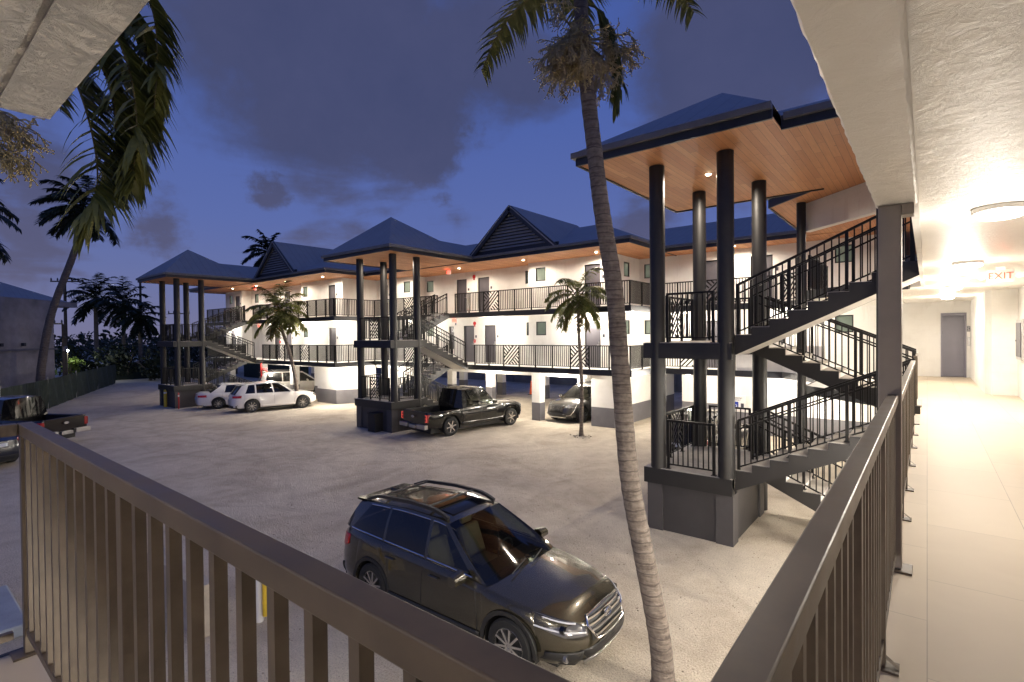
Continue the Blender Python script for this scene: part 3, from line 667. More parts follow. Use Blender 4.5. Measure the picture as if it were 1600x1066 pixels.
# ------------------------------------------------------------------ stair towers
def tower(label, short, fm, Wd, run, v1, v2, roof_u, roof_v, peak_u, peak_v, zpk, lip=0.0, ur=None, small=False):
    org = fm(Wd/2, (v1+v2)/2); t = thing('stair_tower', label, 'stair tower', (*org, 0), 'stair towers')
    def F(u, v, z=None): p = fm(u, v); return p if z is None else (*p, z)
    def fbox(mb, u0, u1, v0, v1_, z0, z1):
        a = fm(u0, v0); b = fm(u1, v1_); mb.box(min(a[0], b[0]), max(a[0], b[0]), min(a[1], b[1]), max(a[1], b[1]), z0, z1)
    vo = v2+.28; ui, uo = -.13, Wd+.13; H0, H1 = 1.375, 4.125
    ue = uo-.1 if short != 'nearest' else Wd-.32
    b = MB(); fbox(b, ui+.1, ue, run+.04, vo-.1, -.05, H0-.34); bo = b.build('base', 'tower_grey', t)
    for u0, u1 in ((ui+.05, ui+.42), (ue-.34, ue+.03)):
        for a0, a1 in ((vo-.40, vo-.06), (run+.0, run+.34)):
            q = MB(); fbox(q, u0, u1, a0, a1, -.05, H0-.341); q.build('pilaster', 'pilaster_grey', bo)
    for H in (H0, H1):
        s = MB(); fbox(s, ui+.02, uo-.02, run, vo-.02, H-.20, H); s.build('landing', 'concrete_tread', t)
        s = MB(); a = [(ui, run+.0), (ui, vo), (uo, vo), (uo, run)]
        pts = [fm(*p) for p in a]; P0 = Vector(pts[0]); P1 = Vector(pts[1]); P2 = Vector(pts[2]); crossz = (P1-P0).cross(P2-P1)
        sg = 1 if crossz > 0 else -1
        band(s, pts, 0, sg*.16, H-.345, H-.012); s.build('landing_beam', 'tower_paint', t)
    for u in (0.02, Wd-.02):
        for v in (v1, v2):
            c = MB(); x, y = fm(u, v); c.lathe((x, y, 0), [(.165, .0 if (v == v1 and u > 1) else H0-.01), (.165, 7.99)], 28); c.build('column', 'tower_paint', t, smooth=True)
    # flights: lane a goes landing -> up, lane b building/ground -> landing
    fl = [(0.04, Wd/2-.10, H0, L1, True), (0.04, Wd/2-.10, H1, L2, True), (Wd/2+.10, Wd-.04, H0, 0, False), (Wd/2+.10, Wd-.04, H1, L1, False)]
    N = 9; v_end = lip
    for u0, u1, za, zb, upw in fl:
        ns = N; rise = (zb-za)/ns; tread = (run-v_end)/ns
        fo = MB(); prof = []
        # sawtooth profile in (v,z)
        v, z = run, za
        top = [(run+.0, za)]
        for i in range(ns):
            if upw: top += [(run-tread*i, za+rise*(i+1)), (run-tread*(i+1), za+rise*(i+1))]
            else: top += [(run-tread*(i+1), za+rise*i), (run-tread*(i+1), za+rise*(i+1))]
        top = [p for i, p in enumerate(top) if i == 0 or p != top[i-1]]
        lo = -.24
        botm = [(v_end, zb+lo if zb > .1 else zb-.02), (run, za+lo-.02)]
        if zb < .1: botm = [(v_end, -.02), (v_end+.5, -.02), (run, za+lo-.02)]
        pr = top + botm
        def plate(uu0, uu1):
            mb = MB(); n = len(pr); bs = 0
            mb.v += [F(uu0, p[0], p[1]) for p in pr] + [F(uu1, p[0], p[1]) for p in pr]
            mb.f.append(tuple(range(n))); mb.f.append(tuple(range(n, 2*n)))
            for i in range(n): j = (i+1) % n; mb.f.append((i, j, n+j, n+i))
            return mb
        flight = plate(u0+.05, u1-.05).build('stair_flight', 'stucco', t)
        for e0, e1 in ((u0, u0+.048), (u1-.048, u1)): plate(e0, e1).build('stringer', 'stringer_paint', flight)
        for i in range(ns):
            m_ = MB()
            if upw: zz = za+rise*(i+1); va, vb = run-tread*(i+1), run-tread*i+.02
            else: zz = za+rise*i; va, vb = run-tread*(i+1)-.02, run-tread*i
            if not upw and i == 0: continue
            fbox(m_, u0+.052, u1-.052, va, vb, zz-.03, zz+.012); m_.build('tread', 'concrete_tread', flight)
    # roof
    u0, u1 = roof_u; va, vb = roof_v
    cs = [fm(u0, va), fm(u0, vb), fm(u1, vb), fm(u1, va)]
    s = MB(); s.prism(cs, SO-.001, SO+.019); s.build('soffit', 'cedar_boards', t)
    sg = 1 if (Vector(cs[1])-Vector(cs[0])).cross(Vector(cs[2])-Vector(cs[1])) > 0 else -1
    f = MB(); band(f, cs, 0, sg*-.05, SO-.035, SO+.225); f.build('fascia', 'fascia_dark', t)
    f = MB(); band(f, cs, sg*-.051, sg*-.13, SO+.12, SO+.24); f.build('gutter', 'gutter_grey', t)
    r = MB(); e = .12; zt = SO+.225; pk = F(peak_u, peak_v, zpk)
    q = [F(u0-e, va, zt), F(u0-e, vb+e, zt), F(u1+e, vb+e, zt), F(u1+e, va, zt)]
    for i in range(4): r.poly([q[i], q[(i+1) % 4], pk])
    # link ridge back to the wing
    zl = zpk-.72; vl = va-3.2; hw = (u1-u0)/2 if short != 'nearest' else 2.2
    uc = (u0+u1)/2
    fv = peak_v-(zpk-zl)/((zpk-zt)/(peak_v-va))
    for s_ in (-1, 1): r.poly([F(uc, fv, zl), F(uc, vl, zl), F(uc+s_*(hw-.15), vl, zt-.02), F(uc+s_*(hw-.15), va+.05, zt-.02)])
    r.build('roof', 'metal_roof', t)
    # railings: landings and stairs
    G = 'railings of the stair towers'
    for H, nm in ((H0, 'lower'), (H1, 'upper')):
        railing([fm(u, v) for u, v in ((.22, v2+.12), (Wd-.22, v2+.12))], H, f'{nm} landing railing with a herringbone panel, outer side of the {short} stair tower', (1,), cat='railing', group=G, bay=(Wd-.44)/3)
        railing([fm(-.02, v2-.24), fm(-.02, v1+.24)], H, f'{nm} landing railing on the {"courtyard-facing end" if short=="nearest" else "left end"} of the {short} stair tower', cat='railing', group=G, bay=1.5)
        railing([fm(Wd+.02, v2-.24), fm(Wd+.02, v1+.24)], H, f'{nm} landing railing on the {"far end" if short=="nearest" else "right end"} of the {short} stair tower', cat='railing', group=G, bay=1.5)
    for u0, u1, za, zb, upw in fl:
        nm = {(H0, L1): 'between lower landing and first walkway', (H1, L2): 'between upper landing and top walkway', (H0, 0): 'between ground and lower landing', (H1, L1): 'between first walkway and upper landing'}[(za, zb)]
        for uu, side in ((u0+.08, 'one'), (u1-.08, 'other')):
            edge_ = ('outer' if (uu < Wd*.3 or uu > Wd*.7) else 'inner')
            zA, zB = (za+.12, zb+.0) if upw else (za, zb+.14)
            railing([fm(uu, run-.06), fm(uu, lip+.10)], 0, f'{edge_} sloping stair railing {nm} in the {short} stair tower', cat='railing', group=G, zs=[zA, zB], second=True, bay=1.05)
    return t
tower('dark middle stair tower with pyramid roof and a black bin at its foot', 'middle', lambda u, v: (-21.15+u, 19.97-v), 2.5, 3.5, 3.77, 5.15, (-1.65, 3.3), (.85, 5.95), .82, 3.9, 10.1, lip=.35)
tower('farthest dark stair tower with pyramid roof, yellow bollard in front', 'farthest', lambda u, v: (-38.55+u, 17.2-v), 2.5, 3.5, 3.77, 5.15, (-1.65, 3.3), (.85, 5.95), .82, 3.9, 10.1, lip=.35)
tower('nearest dark stair tower, cedar ceiling above four round columns, right of the leaning palm', 'nearest', lambda u, v: (-.15-v, 10.95+u), 2.75, 2.9, 3.05, 4.5, (-1.2, 4.45), (1.91, 5.75), 1.55, 3.55, 9.88, lip=-.05)
# roof link from the near tower to this wing
t = thing('roof_link', 'lower roof joining the near stair tower to the beam side, dark fascia over cedar boards', 'roof', (-1, 12.8, 8))
s = MB(); s.prism([(-2.06, 10.4), (3, 10.4), (3, 22.5), (-3.6, 22.5), (-3.6, 16.7), (-2.26, 15.36), (-2.06, 15.36)], SO+.0, SO+.018); s.build('soffit', 'cedar_boards', t)
f = MB(); band(f, [(-2.05, 10.4), (3, 10.4)], 0, -.05, SO-.034, SO+.215); f.build('fascia', 'fascia_dark', t); f = MB(); band(f, [(-3.6, 22.5), (-3.6, 16.7), (-2.3, 15.4)], 0, -.05, SO-.034, SO+.215); f.build('fascia', 'fascia_dark', t)
f = MB(); band(f, [(-2.0, 10.4), (3, 10.4)], -.051, -.13, SO+.12, SO+.24); f.build('gutter', 'gutter_grey', t)
r = MB(); r.poly([(-2.0, 10.27, 8.24), (3, 10.27, 8.24), (3, 12.8, 9.0), (-2.0, 12.8, 9.0)]); r.poly([(-2.0, 12.8, 9.0), (3, 12.8, 9.0), (3, 22.6, 8.24), (-3.7, 22.6, 8.24), (-3.7, 16.6, 8.24)]); r.build('roof', 'metal_roof', t)
# white diagonal beam, its round column
b = MB(); b.obb((-2.72, 17.08, 7.60), (-.2, 14.68, 7.60), .25, .79); tag(recenter(b.build('diagonal_beam', 'stucco')), 'deep white diagonal beam under the corner roof behind the near stair tower', 'beam')
c = MB(); c.lathe((-2.80, 16.72, 0), [(.12, 0), (.12, 7.99)], 20); tag(recenter(c.build('round_column', 'tower_paint', smooth=True)), 'slim dark round column at the end of the white diagonal beam', 'column')
c = MB(); c.box(-.68, -.56, 10.82, 10.94, 0, 7.99); tag(recenter(c.build('steel_post', 'tower_paint')), 'dark square steel post beside the upper flight, just left of the brown walkway post', 'post')
# ------------------------------------------------------------------ the wing we stand on
WG = thing('walkway_wing', 'bright wing with the tiled walkway and plastered ceiling on the right', 'building', (0.7, 8, 0))
s = MB(); s.prism([(-.27, -3), (1.95, -3), (1.95, 23), (-.6, 23), (-.6, 14.97), (-.27, 14.65)], 2.52, 2.742); s.prism([(-3.62, -1.4), (-.275, -1.4), (-.275, .53), (-3.62, .53)], 2.52, 2.742); s.build('walkway_slab', 'stucco', WG)
s = MB(); s.prism([(-.268, -2.9), (1.69, -2.9), (1.69, 22.98), (-.59, 22.98), (-.59, 14.98), (-.268, 14.66)], 2.743, 2.75); s.prism([(-3.60, -1.35), (-.27, -1.35), (-.27, .52), (-3.60, .52)], 2.743, 2.75); fo = s.build('floor', 'floor_tile', WG)
s = MB(); band(s, [(-.27, 14.6), (-.27, .53), (-3.62, .53), (-3.62, -1.4)], .0, -.03, 2.50, 2.745); s.build('slab_edge', 'fascia_dark', WG)
# ceiling slab (level two)
s = MB(); s.prism([(-.0492, -3), (1.95, -3), (1.95, 23), (-.6, 23), (-.6, 14.97), (-.0492, 14.42)], 5.30, 5.49); s.build('ceiling', 'trowel_plaster', WG)
s = MB(); s.prism([(-.05, .47), (-2.70, .47), (-2.70, .318), (-.05, .318)], 5.20, 5.49); s.prism([(-.05, .30), (-2.70, .30), (-2.70, -2.5), (-.05, -2.5)], 5.2, 5.49); s.prism([(-.05, .3185), (-2.69, .3185), (-2.69, .2995), (-.05, .2995)], 5.206, 5.48)
s.build('canopy_slab', 'rough_plaster', WG)
s = MB(); rows = []; nb = 90
for ring in [(-.27, 5.17), (-.262, 5.16), (-.16, 5.163), (-.058, 5.16), (-.05, 5.17), (-.05, 5.50), (-.27, 5.50)]:
    rows.append([(ring[0]+(random.uniform(-.003, .003) if ring[1] < 5.2 else 0), .472+3.83*i/nb, ring[1]+(random.uniform(-.002, .002) if ring[1] < 5.2 else 0)) for i in range(nb+1)])
s.grid(list(zip(*rows)), close=True); s.poly([r[0] for r in rows]); s.poly([r[-1] for r in rows][::-1]); s.build('edge_beam', 'trowel_plaster', WG, smooth=True, angle=30)
# thin trim of the second-level slab past the beam
s = MB(); s.box(-.10, -.050, 4.31, 14.4, 5.26, 5.52); s.build('slab_edge', 'stucco', WG)
# walls of the corridor
s = MB()
s.poly([(1.68, -3, 2.75), (1.68, 17.1, 2.75), (1.68, 17.1, 5.30), (1.68, -3, 5.30)])
s.poly([(1.68, 17.1, 2.75), (1.22, 17.1, 2.75), (1.22, 17.1, 5.30), (1.68, 17.1, 5.30)])
s.poly([(1.22, 17.1, 2.75), (1.12, 17.35, 2.75), (1.12, 17.35, 5.30), (1.22, 17.1, 5.30)])
s.poly([(1.12, 17.35, 2.75), (1.12, 22.9, 2.75), (1.12, 22.9, 5.30), (1.12, 17.35, 5.30)])
dx0, dx1 = .36, 1.02
s.poly([(-.62, 22.9, 2.75), (dx0, 22.9, 2.75), (dx0, 22.9, 5.30), (-.62, 22.9, 5.30)]); s.poly([(dx1, 22.9, 2.75), (1.12, 22.9, 2.75), (1.12, 22.9, 5.30), (dx1, 22.9, 5.30)]); s.poly([(dx0, 22.9, 4.87), (dx1, 22.9, 4.87), (dx1, 22.9, 5.30), (dx0, 22.9, 5.30)])
s.poly([(-.62, 22.9, 2.75), (-.62, 24.1, 2.75), (-.62, 24.1, 5.30), (-.62, 22.9, 5.30)])
s.build('wall', 'stucco', WG)
d = MB(); d.box(dx0, dx1, 23.06, 23.10, 2.76, 4.87); dd = d.build('elevator_door', 'door_grey', WG)
d = MB(); d.box(dx0-.001, dx0+.045, 22.87, 23.06, 2.75, 4.91); d.box(dx1-.045, dx1+.001, 22.87, 23.06, 2.75, 4.91); d.box(dx0+.045, dx1-.045, 22.87, 23.06, 4.83, 4.91); d.build('door_frame', 'door_grey', dd)
d = MB(); d.box(dx0+.046, dx0+.05, 22.94, 22.99, 4.20, 4.30); d.build('floor_button', 'sign_dark', dd)
# foot curb along the slab edge
# big walkway post with capital and foot plate
t = thing('walkway_post', 'tall brown square post at the end of the near handrail, bolted to the tiled floor', 'post', (-.19, 4.28, 2.75))
m_ = MB(); m_.box(-.255, -.130, 4.220, 4.340, 2.767, 5.158); m_.build('shaft', 'post_bronze', t, bevel=.006)
m_ = MB(); m_.box(-.129, -.065, 4.215, 4.345, 5.085, 5.157); m_.build('capital', 'post_bronze', t, bevel=.004)
m_ = MB(); m_.box(-.26, -.075, 4.19, 4.36, 2.751, 2.766); m_.build('foot_plate', 'rail_bronze', t, bevel=.003)
# near railings -------------------------------------------------------
def near_rail(label, posts, axis, c, lo, hi, ztop, sp, first, out_sign, blim=99):
    """axis 'x' or 'y' run; c = centre line; posts = list of coordinates"""
    t = thing('walkway_railing', label, 'railing', ((lo, c, 2.75) if axis == 'x' else (c, lo, 2.75)), 'brown handrails of the walkway we look from')
    def bx(m_, a0, a1, w_, z0, z1, o=0):
        if axis == 'x': m_.box(a0, a1, c-w_/2+o, c+w_/2+o, z0, z1)
        else: m_.box(c-w_/2+o, c+w_/2+o, a0, a1, z0, z1)
        return m_
    bx(MB(), lo, hi, .058, ztop-.058, ztop).build('top_rail', 'rail_bronze', t, bevel=.004)
    bx(MB(), lo+.03, hi-.03, .035, 2.85, 2.885).build('bottom_rail', 'rail_bronze', t, bevel=.002)
    for p_ in posts:
        bx(MB(), p_-.024, p_+.024, .048, 2.762, ztop-.059).build('post', 'rail_bronze', t, bevel=.003)
        f = MB()
        if axis == 'y':
            f.box(c-.03, c+.075, p_-.05, p_+.05, 2.751, 2.761); f.poly([(c+.024, p_-.02, 2.80), (c+.075, p_-.02, 2.762), (c+.075, p_+.02, 2.762), (c+.024, p_+.02, 2.80)])
        else: f.box(p_-.05, p_+.05, c-.07, c+.03, 2.751, 2.761)
        f.build('foot_plate', 'rail_bronze', t)
    x = first; k = 0
    while x < min(hi-.03, blim) and k < 98:
        if all(abs(x-p_) > .045 for p_ in posts):
            bx(MB(), x-.0145, x+.0145, .029, 2.886, ztop-.059).build('baluster', 'rail_bronze', t); k += 1
        x += sp
    return t
near_rail('brown handrail in the right foreground ending at the tall post', [.75, 1.87, 2.98], 'y', -.176, .50, 4.224, 2.75+1.165, .122, .62, 1)
near_rail('brown handrail sweeping across the lower left foreground to its corner', [-3.545, -1.935, -.36], 'x', .50, -3.57, -.21, 2.75+1.165, .1375, -3.545+.072, 1)
near_rail('brown handrail turning away at the far left edge behind the corner post', [-.9], 'y', -3.545, -1.3, .468, 2.75+1.165, .1375, -1.1, 1, blim=.12)
near_rail('brown handrail beyond the tall post running down the bright walkway to the stairs', [5.43, 6.45, 7.64, 8.82, 9.9], 'y', -.176, 4.34, 10.6, 2.75+1.10, .122, 4.45, 1)
near_rail('last stretch of brown handrail at the end of the bright walkway, past the stairs', [12.5, 13.7], 'y', -.176, 12.4, 14.3, 2.75+1.10, .122, 12.6, 1)
# ------------------------------------------------------------------ lamps
WARM = (1, .86, .70); NEUT = (1, .91, .79)
def dome(x, y, zc, label, power, r=.17, group='round ceiling lamps', col=NEUT, spot=None):
    t = thing('ceiling_lamp', label, 'ceiling lamp', (x, y, zc), group)
    b = MB(); b.lathe((x, y, zc), [(r, -.001), (r, -.035), (r*.96, -.04)], 28); b.build('lamp_base', 'steel', t, smooth=True)
    l = MB(); l.lathe((x, y, zc), [(r*.93, -.041), (r*.90, -.062), (r*.7, -.085), (r*.3, -.097), (.01, -.10)], 28); l.build('lens', 'lamp_lens', t, smooth=True)
    if spot: lamp('added_ceiling_fill', (x, y, zc-.33), power*.25, col, .14, parent=t)  # added point light with no fixture of its own, brightens the ceiling
    lamp('lamp_light', (x, y, zc-(.16 if spot else .24)), power, col, .12, parent=t, spot=spot, blend=.3)
    return t
for i, (y, nm) in enumerate([(5.6, 'nearest round lamp on the plastered ceiling, cut by the right edge of the view'), (9.8, 'second round lamp down the walkway ceiling, before the exit sign'), (12.4, 'third round lamp down the walkway ceiling'), (14.9, 'fourth round lamp down the walkway ceiling'), (19.2, 'last and smallest round lamp at the end of the walkway ceiling')]):
    dome(.45, y, 5.299, nm, 44 if y < 10 else 92, .175 if y < 12 else .16, spot=174)
for x, y, nm in ((.45, -2.3, 'round lamp on the walkway ceiling behind the viewpoint'), (-2.5, -1.3, 'round lamp under the canopy slab left of the viewpoint')):
    t = dome(x, y, 5.299 if x > 0 else 5.199, nm, 13 if x > 0 else 30)
for y, nm in ((2.2, 'round lamp under the near end of our own walkway, lighting the gravel'), (6.2, 'round lamp under our own walkway beside the olive wagon'), (10.2, 'round lamp under our own walkway beside the near stair flights'), (14.2, 'round lamp under our own walkway beyond the near stair flights')):
    dome(.35, y, 2.519, nm, 200, .15, 'round lamps over the parking bays')
dome(-2.2, .1, 2.519, 'round lamp under the left part of our own walkway', 90, .15, 'round lamps over the parking bays')
GL = 'round lamps under the court walkways'
for x, y, z, nm, pw in [(-18.1, 20.75, 5.299, 'round lamp over the lower walkway beside the two doors of the middle wing', 48), (-12.75, 20.75, 5.299, 'round lamp behind the little court palm, over the lower walkway', 60), (-10.35, 21.4, 5.299, 'round lamp at the outer corner of the middle wing, beside the leaning palm trunk', 26),
                        (-24.3, 20.6, 5.299, 'round lamp over the lower walkway between the columns of the middle stair tower', 44), (-8.5, 23.2, 5.299, 'round lamp over the lower walkway seen between the near tower columns', 50), (-4.4, 23.1, 5.299, 'round lamp over the lower walkway above the near stair flight', 50),
                        (-36.4, 18.1, 5.299, 'round lamp left of the thin palm, over the far lower walkway', 46), (-32.0, 18.0, 5.299, 'round lamp right of the thin palm, over the far lower walkway', 46), (-28.2, 18.4, 5.299, 'round lamp by the last door of the far wing, over the lower walkway', 46), (-43.6, 18.0, 5.299, 'round lamp at the far left end of the hotel behind the far tower', 40)]:
    dome(x, y, z, nm, pw*2.3, .15, GL)
GP = 'round lamps over the parking bays'
for x, y, nm, pw in [(-18.0, 20.6, 'round parking lamp above the black pickup', 46), (-13.75, 20.6, 'round parking lamp above the dark crossover, between two pillars', 55), (-8.3, 22.9, 'round parking lamp between the near tower columns', 60), (-26.4, 20.6, 'round parking lamp left of the middle stair tower', 46), (-36.2, 18.0, 'round parking lamp above the silver van', 46), (-28.6, 17.9, 'round parking lamp on the corner of the far wing', 60),
                     (-21.5, 24.2, 'round parking lamp deep in the bays of the middle wing', 70), (-15.0, 24.6, 'round parking lamp deep behind the dark crossover', 50), (-36.0, 22.5, 'round parking lamp deep in the bays of the far wing', 60), (-3.6, 21.9, 'round parking lamp behind the stair flights of the near tower', 75)]:
    dome(x, y, 2.548, nm, pw*2.6, .14, GP)
GS = 'small recessed lamps in the cedar ceilings'
def down(x, y, label, power, group=GS, z=8.0, spot=150, col=WARM):
    t = thing('recessed_lamp', label, 'ceiling lamp', (x, y, z-.02), group)
    b = MB(); b.lathe((x, y, z), [(.085, -.002), (.085, -.012), (.06, -.014)], 20); b.build('trim_ring', 'white_plastic', t, smooth=True)
    l = MB(); l.lathe((x, y, z), [(.058, -.0145), (.05, -.030), (.01, -.036)], 16); l.build('lens', 'lamp_lens_warm', t, smooth=True)
    lamp('lamp_light', (x, y, z-.06), power*4.0, col, .04, spot=172, parent=t, blend=.35)
down(-3.95, 12.25, 'bright recessed lamp in the cedar ceiling of the nearest stair tower', 62)
down(-19.75, 15.7, 'recessed lamp in the cedar ceiling of the middle stair tower', 42)
down(-20.0, 20.4, 'recessed lamp beside the upper red exit sign of the middle wing', 34)
down(-15.5, 20.3, 'recessed lamp below the louvred gable of the middle wing', 34)
down(-11.6, 20.6, 'recessed lamp by the grey top-floor door half hidden by the leaning palm', 40)
down(-25.4, 20.2, 'recessed lamp above the upper walkway left of the middle tower columns', 30)
down(-6.4, 23.1, 'recessed lamp above the upper walkway between two near tower columns', 44)
down(-1.2, 20.0, 'recessed lamp in the corner ceiling just left of the tall brown post', 40)
down(-37.3, 17.5, 'recessed lamp beside the upper red exit sign of the far wing', 34)
down(-33.1, 17.45, 'recessed lamp below the louvred gable of the far wing', 34)
down(-28.9, 17.6, 'recessed lamp over the corner door of the far wing', 36)
down(-40.6, 17.3, 'recessed lamp at the left end of the far wing behind the tower columns', 26)
# ------------------------------------------------------------------ exit signs, alarms, plates
def text(s_, size, loc, rot, matn, name, parent, depth=.003):
    cu = bpy.data.curves.new(name, 'FONT'); cu.body = s_; cu.size = size; cu.extrude = depth; cu.align_x = 'CENTER'; cu.align_y = 'CENTER'
    o = bpy.data.objects.new('tmp', cu); COL.objects.link(o); bpy.context.view_layer.update()
    me = bpy.data.meshes.new_from_object(o.evaluated_get(bpy.context.evaluated_depsgraph_get())); bpy.data.objects.remove(o)
    me.materials.clear(); me.materials.append(M[matn]); me.transform(Matrix.Translation(Vector(loc)-ORI[parent.name]) @ rot.to_4x4())
    q = bpy.data.objects.new(name, me); COL.objects.link(q); q.parent = parent; ORI[q.name] = ORI[parent.name]; return q
from mathutils import Euler
FACE_S = Euler((R(90), 0, 0)).to_matrix()           # reads from the south (looking +Y)
def exit_sign(x, y, z, label, w_=.33, h=.20, heads=False, glow=2):
    t = thing('exit_sign', label, 'exit sign', (x, y, z), 'lit exit signs')
    b = MB(); b.box(x-w_/2, x+w_/2, y-.025, y+.025, z-h/2, z+h/2); b.build('sign_face', 'exit_face', t, bevel=.006)
    b = MB(); b.box(x-.05, x+.05, y-.02, y+.02, z+h/2+.001, z+h/2+.04); b.build('mount', 'white_plastic', t)
    text('EXIT', h*.74, (x, y-.029, z), FACE_S, 'exit_red', 'lettering', t)
    if heads:
        for s_ in (-1, 1):
            b = MB(); b.lathe((x+s_*(w_/2+.055), y-.03, z+.0), [(.02, .05), (.045, .03), (.045, -.02)], 14, 'y'); b.build('emergency_head', 'white_plastic' if s_ > 0 else 'exit_face', t, smooth=True)
    lamp('lamp_light', (x, y-.15, z), glow, (1, .12, .06), .06, parent=t)
exit_sign(.82, 10.2, 5.10, 'lit red exit sign with two small lamp heads hanging over the walkway', w_=.29, h=.18, heads=True, glow=1.0)
exit_sign(-21.0, 20.6, 7.86, 'small lit red exit sign on the upper walkway of the middle wing', .32, .22)
exit_sign(-20.9, 20.9, 5.15, 'small lit red exit sign on the lower walkway of the middle wing', .32, .22)
exit_sign(-38.3, 17.9, 7.86, 'small lit red exit sign on the upper walkway of the far wing', .32, .22)
exit_sign(-38.2, 18.1, 5.15, 'small lit red exit sign on the lower walkway of the far wing', .32, .22)
def bell(x, y, z, label, round_=True):
    if round_:
        t = thing('fire_alarm', label, 'fire alarm', (x, y, z), 'red fire alarms on the white walls')
        m_ = MB(); m_.lathe((x, y, z), [(.11, 0), (.11, -.03), (.08, -.05), (.02, -.06)], 18, 'y'); m_.build('bell', 'red_paint', t, smooth=True)
        m_ = MB(); m_.box(x-.05, x+.05, y-.02, y, z-.19, z-.115); m_.build('back_box', 'red_paint', t)
    else:
        t = thing('pull_station', label, 'fire alarm', (x, y, z), 'red fire alarms on the white walls')
        m_ = MB(); m_.box(x-.06, x+.06, y-.05, y, z-.09, z+.09); m_.build('case', 'red_paint', t)
        m_ = MB(); m_.box(x-.035, x+.035, y-.06, y-.0501, z-.01, z+.02); m_.build('handle', 'white_plastic', t)
bell(-20.45, 22.098, 7.70, 'round red bell between the two upper doors of the middle wing')
bell(-20.45, 22.098, 5.00, 'round red bell between the two lower doors of the middle wing')
bell(-20.45, 22.098, 3.98, 'small red pull box under the lower bell of the middle wing', False)
bell(-37.6, 19.348, 5.00, 'round red bell behind the thin palm on the lower floor of the far wing')
bell(-37.6, 19.348, 3.95, 'small red pull box behind the thin palm on the lower floor of the far wing', False)
# floor directory by the elevator
t = thing('directory_sign', 'small dark sign with pale lines beside the grey elevator door', 'sign', (1.075, 22.9, 4.25))
m_ = MB(); m_.box(1.03, 1.115, 22.88, 22.895, 4.28, 4.46); m_.build('panel', 'sign_dark', t)
for i in range(4):
    m_ = MB(); m_.box(1.04+.01*(i % 2), 1.105-.012*(i % 3), 22.874, 22.879, 4.30+.04*i, 4.312+.04*i); m_.build('text_line', 'white_plastic', t)
m_ = MB(); m_.box(1.045, 1.11, 22.84, 22.898, 3.80, 4.10); tag(recenter(m_.build('call_panel', 'steel', bevel=.004)), 'brushed metal call panel on the wall right of the elevator door', 'panel')
t = thing('extinguisher_cabinet', 'tall grey metal cabinet standing proud of the right corridor wall', 'cabinet', (1.63, 16.2, 3.6))
m_ = MB(); m_.box(1.60, 1.679, 15.7, 16.6, 3.65, 4.55); m_.build('box', 'steel', t, bevel=.005)
m_ = MB(); m_.box(1.585, 1.599, 15.8, 16.5, 3.72, 4.48); m_.build('door', 'door_paint', t)
m_ = MB(); m_.lathe((1.572, 16.42, 4.08), [(.02, 0), (.02, .015)], 12, 'x'); m_.build('knob', 'plastic_black', t)
# accessible parking sign on the wall behind the near tower
t = thing('parking_sign', 'white accessible parking sign with blue wheelchair square behind the near tower columns', 'sign', (-6.45, 23.47, 1.2))
m_ = MB(); m_.box(-6.66, -6.06, 23.46, 23.475, .98, 1.62); m_.build('panel', 'white_plastic', t)
m_ = MB(); m_.box(-6.60, -6.34, 23.45, 23.459, 1.06, 1.34); sb = m_.build('blue_square', 'sign_blue', t)
m_ = MB(); y = 23.445
m_.tube([(-6.49, y, 1.30), (-6.48, y, 1.22), (-6.42, y, 1.21), (-6.40, y, 1.13)], .009, 6); m_.lathe((-6.495, y, 1.315), [(.016, 0), (.016, .004)], 10, 'y')
m_.tube([(-6.47+.055*math.cos(a), y, 1.16+.055*math.sin(a)) for a in np.linspace(2.0, 6.0, 12)], .007, 6); m_.build('wheelchair_symbol', 'white_plastic', sb)
m_ = MB(); m_.box(-6.24, -6.12, 23.45, 23.459, 1.08, 1.28); m_.build('blue_square', 'sign_dark', t)
text('PARKING', .085, (-6.36, 23.455, 1.50), FACE_S, 'sign_dark', 'lettering', t); text('ONLY', .085, (-6.36, 23.455, 1.41), FACE_S, 'sign_dark', 'lettering', t)
# ------------------------------------------------------------------ street things of the court
def cone(x, y, label):
    t = thing('traffic_cone', label, 'traffic cone', (x, y, 0), 'orange traffic cones')
    m_ = MB(); m_.lathe((x, y, 0), [(.15, .035), (.10, .45), (.05, .95), (.035, 1.0)], 20); m_.build('cone', 'orange_plastic', t, smooth=True)
    m_ = MB(); m_.box(x-.19, x+.19, y-.19, y+.19, 0, .034); m_.build('base', 'plastic_black', t)
cone(-27.0, 31.2, 'orange traffic cone seen through the parking bays just above the bonnet of the black pickup'); cone(-22.2, 29.9, 'orange traffic cone beside the white pillar right of the black pickup')
t = thing('litter_bin', 'square black litter bin against the base of the middle stair tower', 'bin', (-19.55, 14.45, 0))
m_ = MB(); m_.prism([(-19.82, 14.20), (-19.28, 14.20), (-19.28, 14.70), (-19.82, 14.70)], 0, .80); m_.build('body', 'bin_black', t, bevel=.03)
m_ = MB(); m_.box(-19.84, -19.26, 14.18, 14.72, .801, .86); m_.build('rim', 'bin_black', t, bevel=.02)
def bollard(x, y, r, h, m1, label, name='bollard'):
    t = thing(name, label, 'bollard', (x, y, 0)); m_ = MB(); m_.lathe((x, y, 0), [(r, 0), (r, h-.05), (r*.7, h-.01), (r*.1, h)], 18); m_.build('shaft', m1, t, smooth=True)
    m_ = MB(); m_.lathe((x, y, 0), [(r+.003, h-.25), (r+.003, h-.15)], 18); m_.build('reflector_band', 'white_plastic', t, smooth=True)
bollard(-37.35, 11.75, .09, 1.1, 'yellow_paint', 'yellow steel bollard in front of the far stair tower')
bollard(-35.6, 11.9, .035, 1.0, 'red_paint', 'slim red bollard on the front wall of the far stair tower')
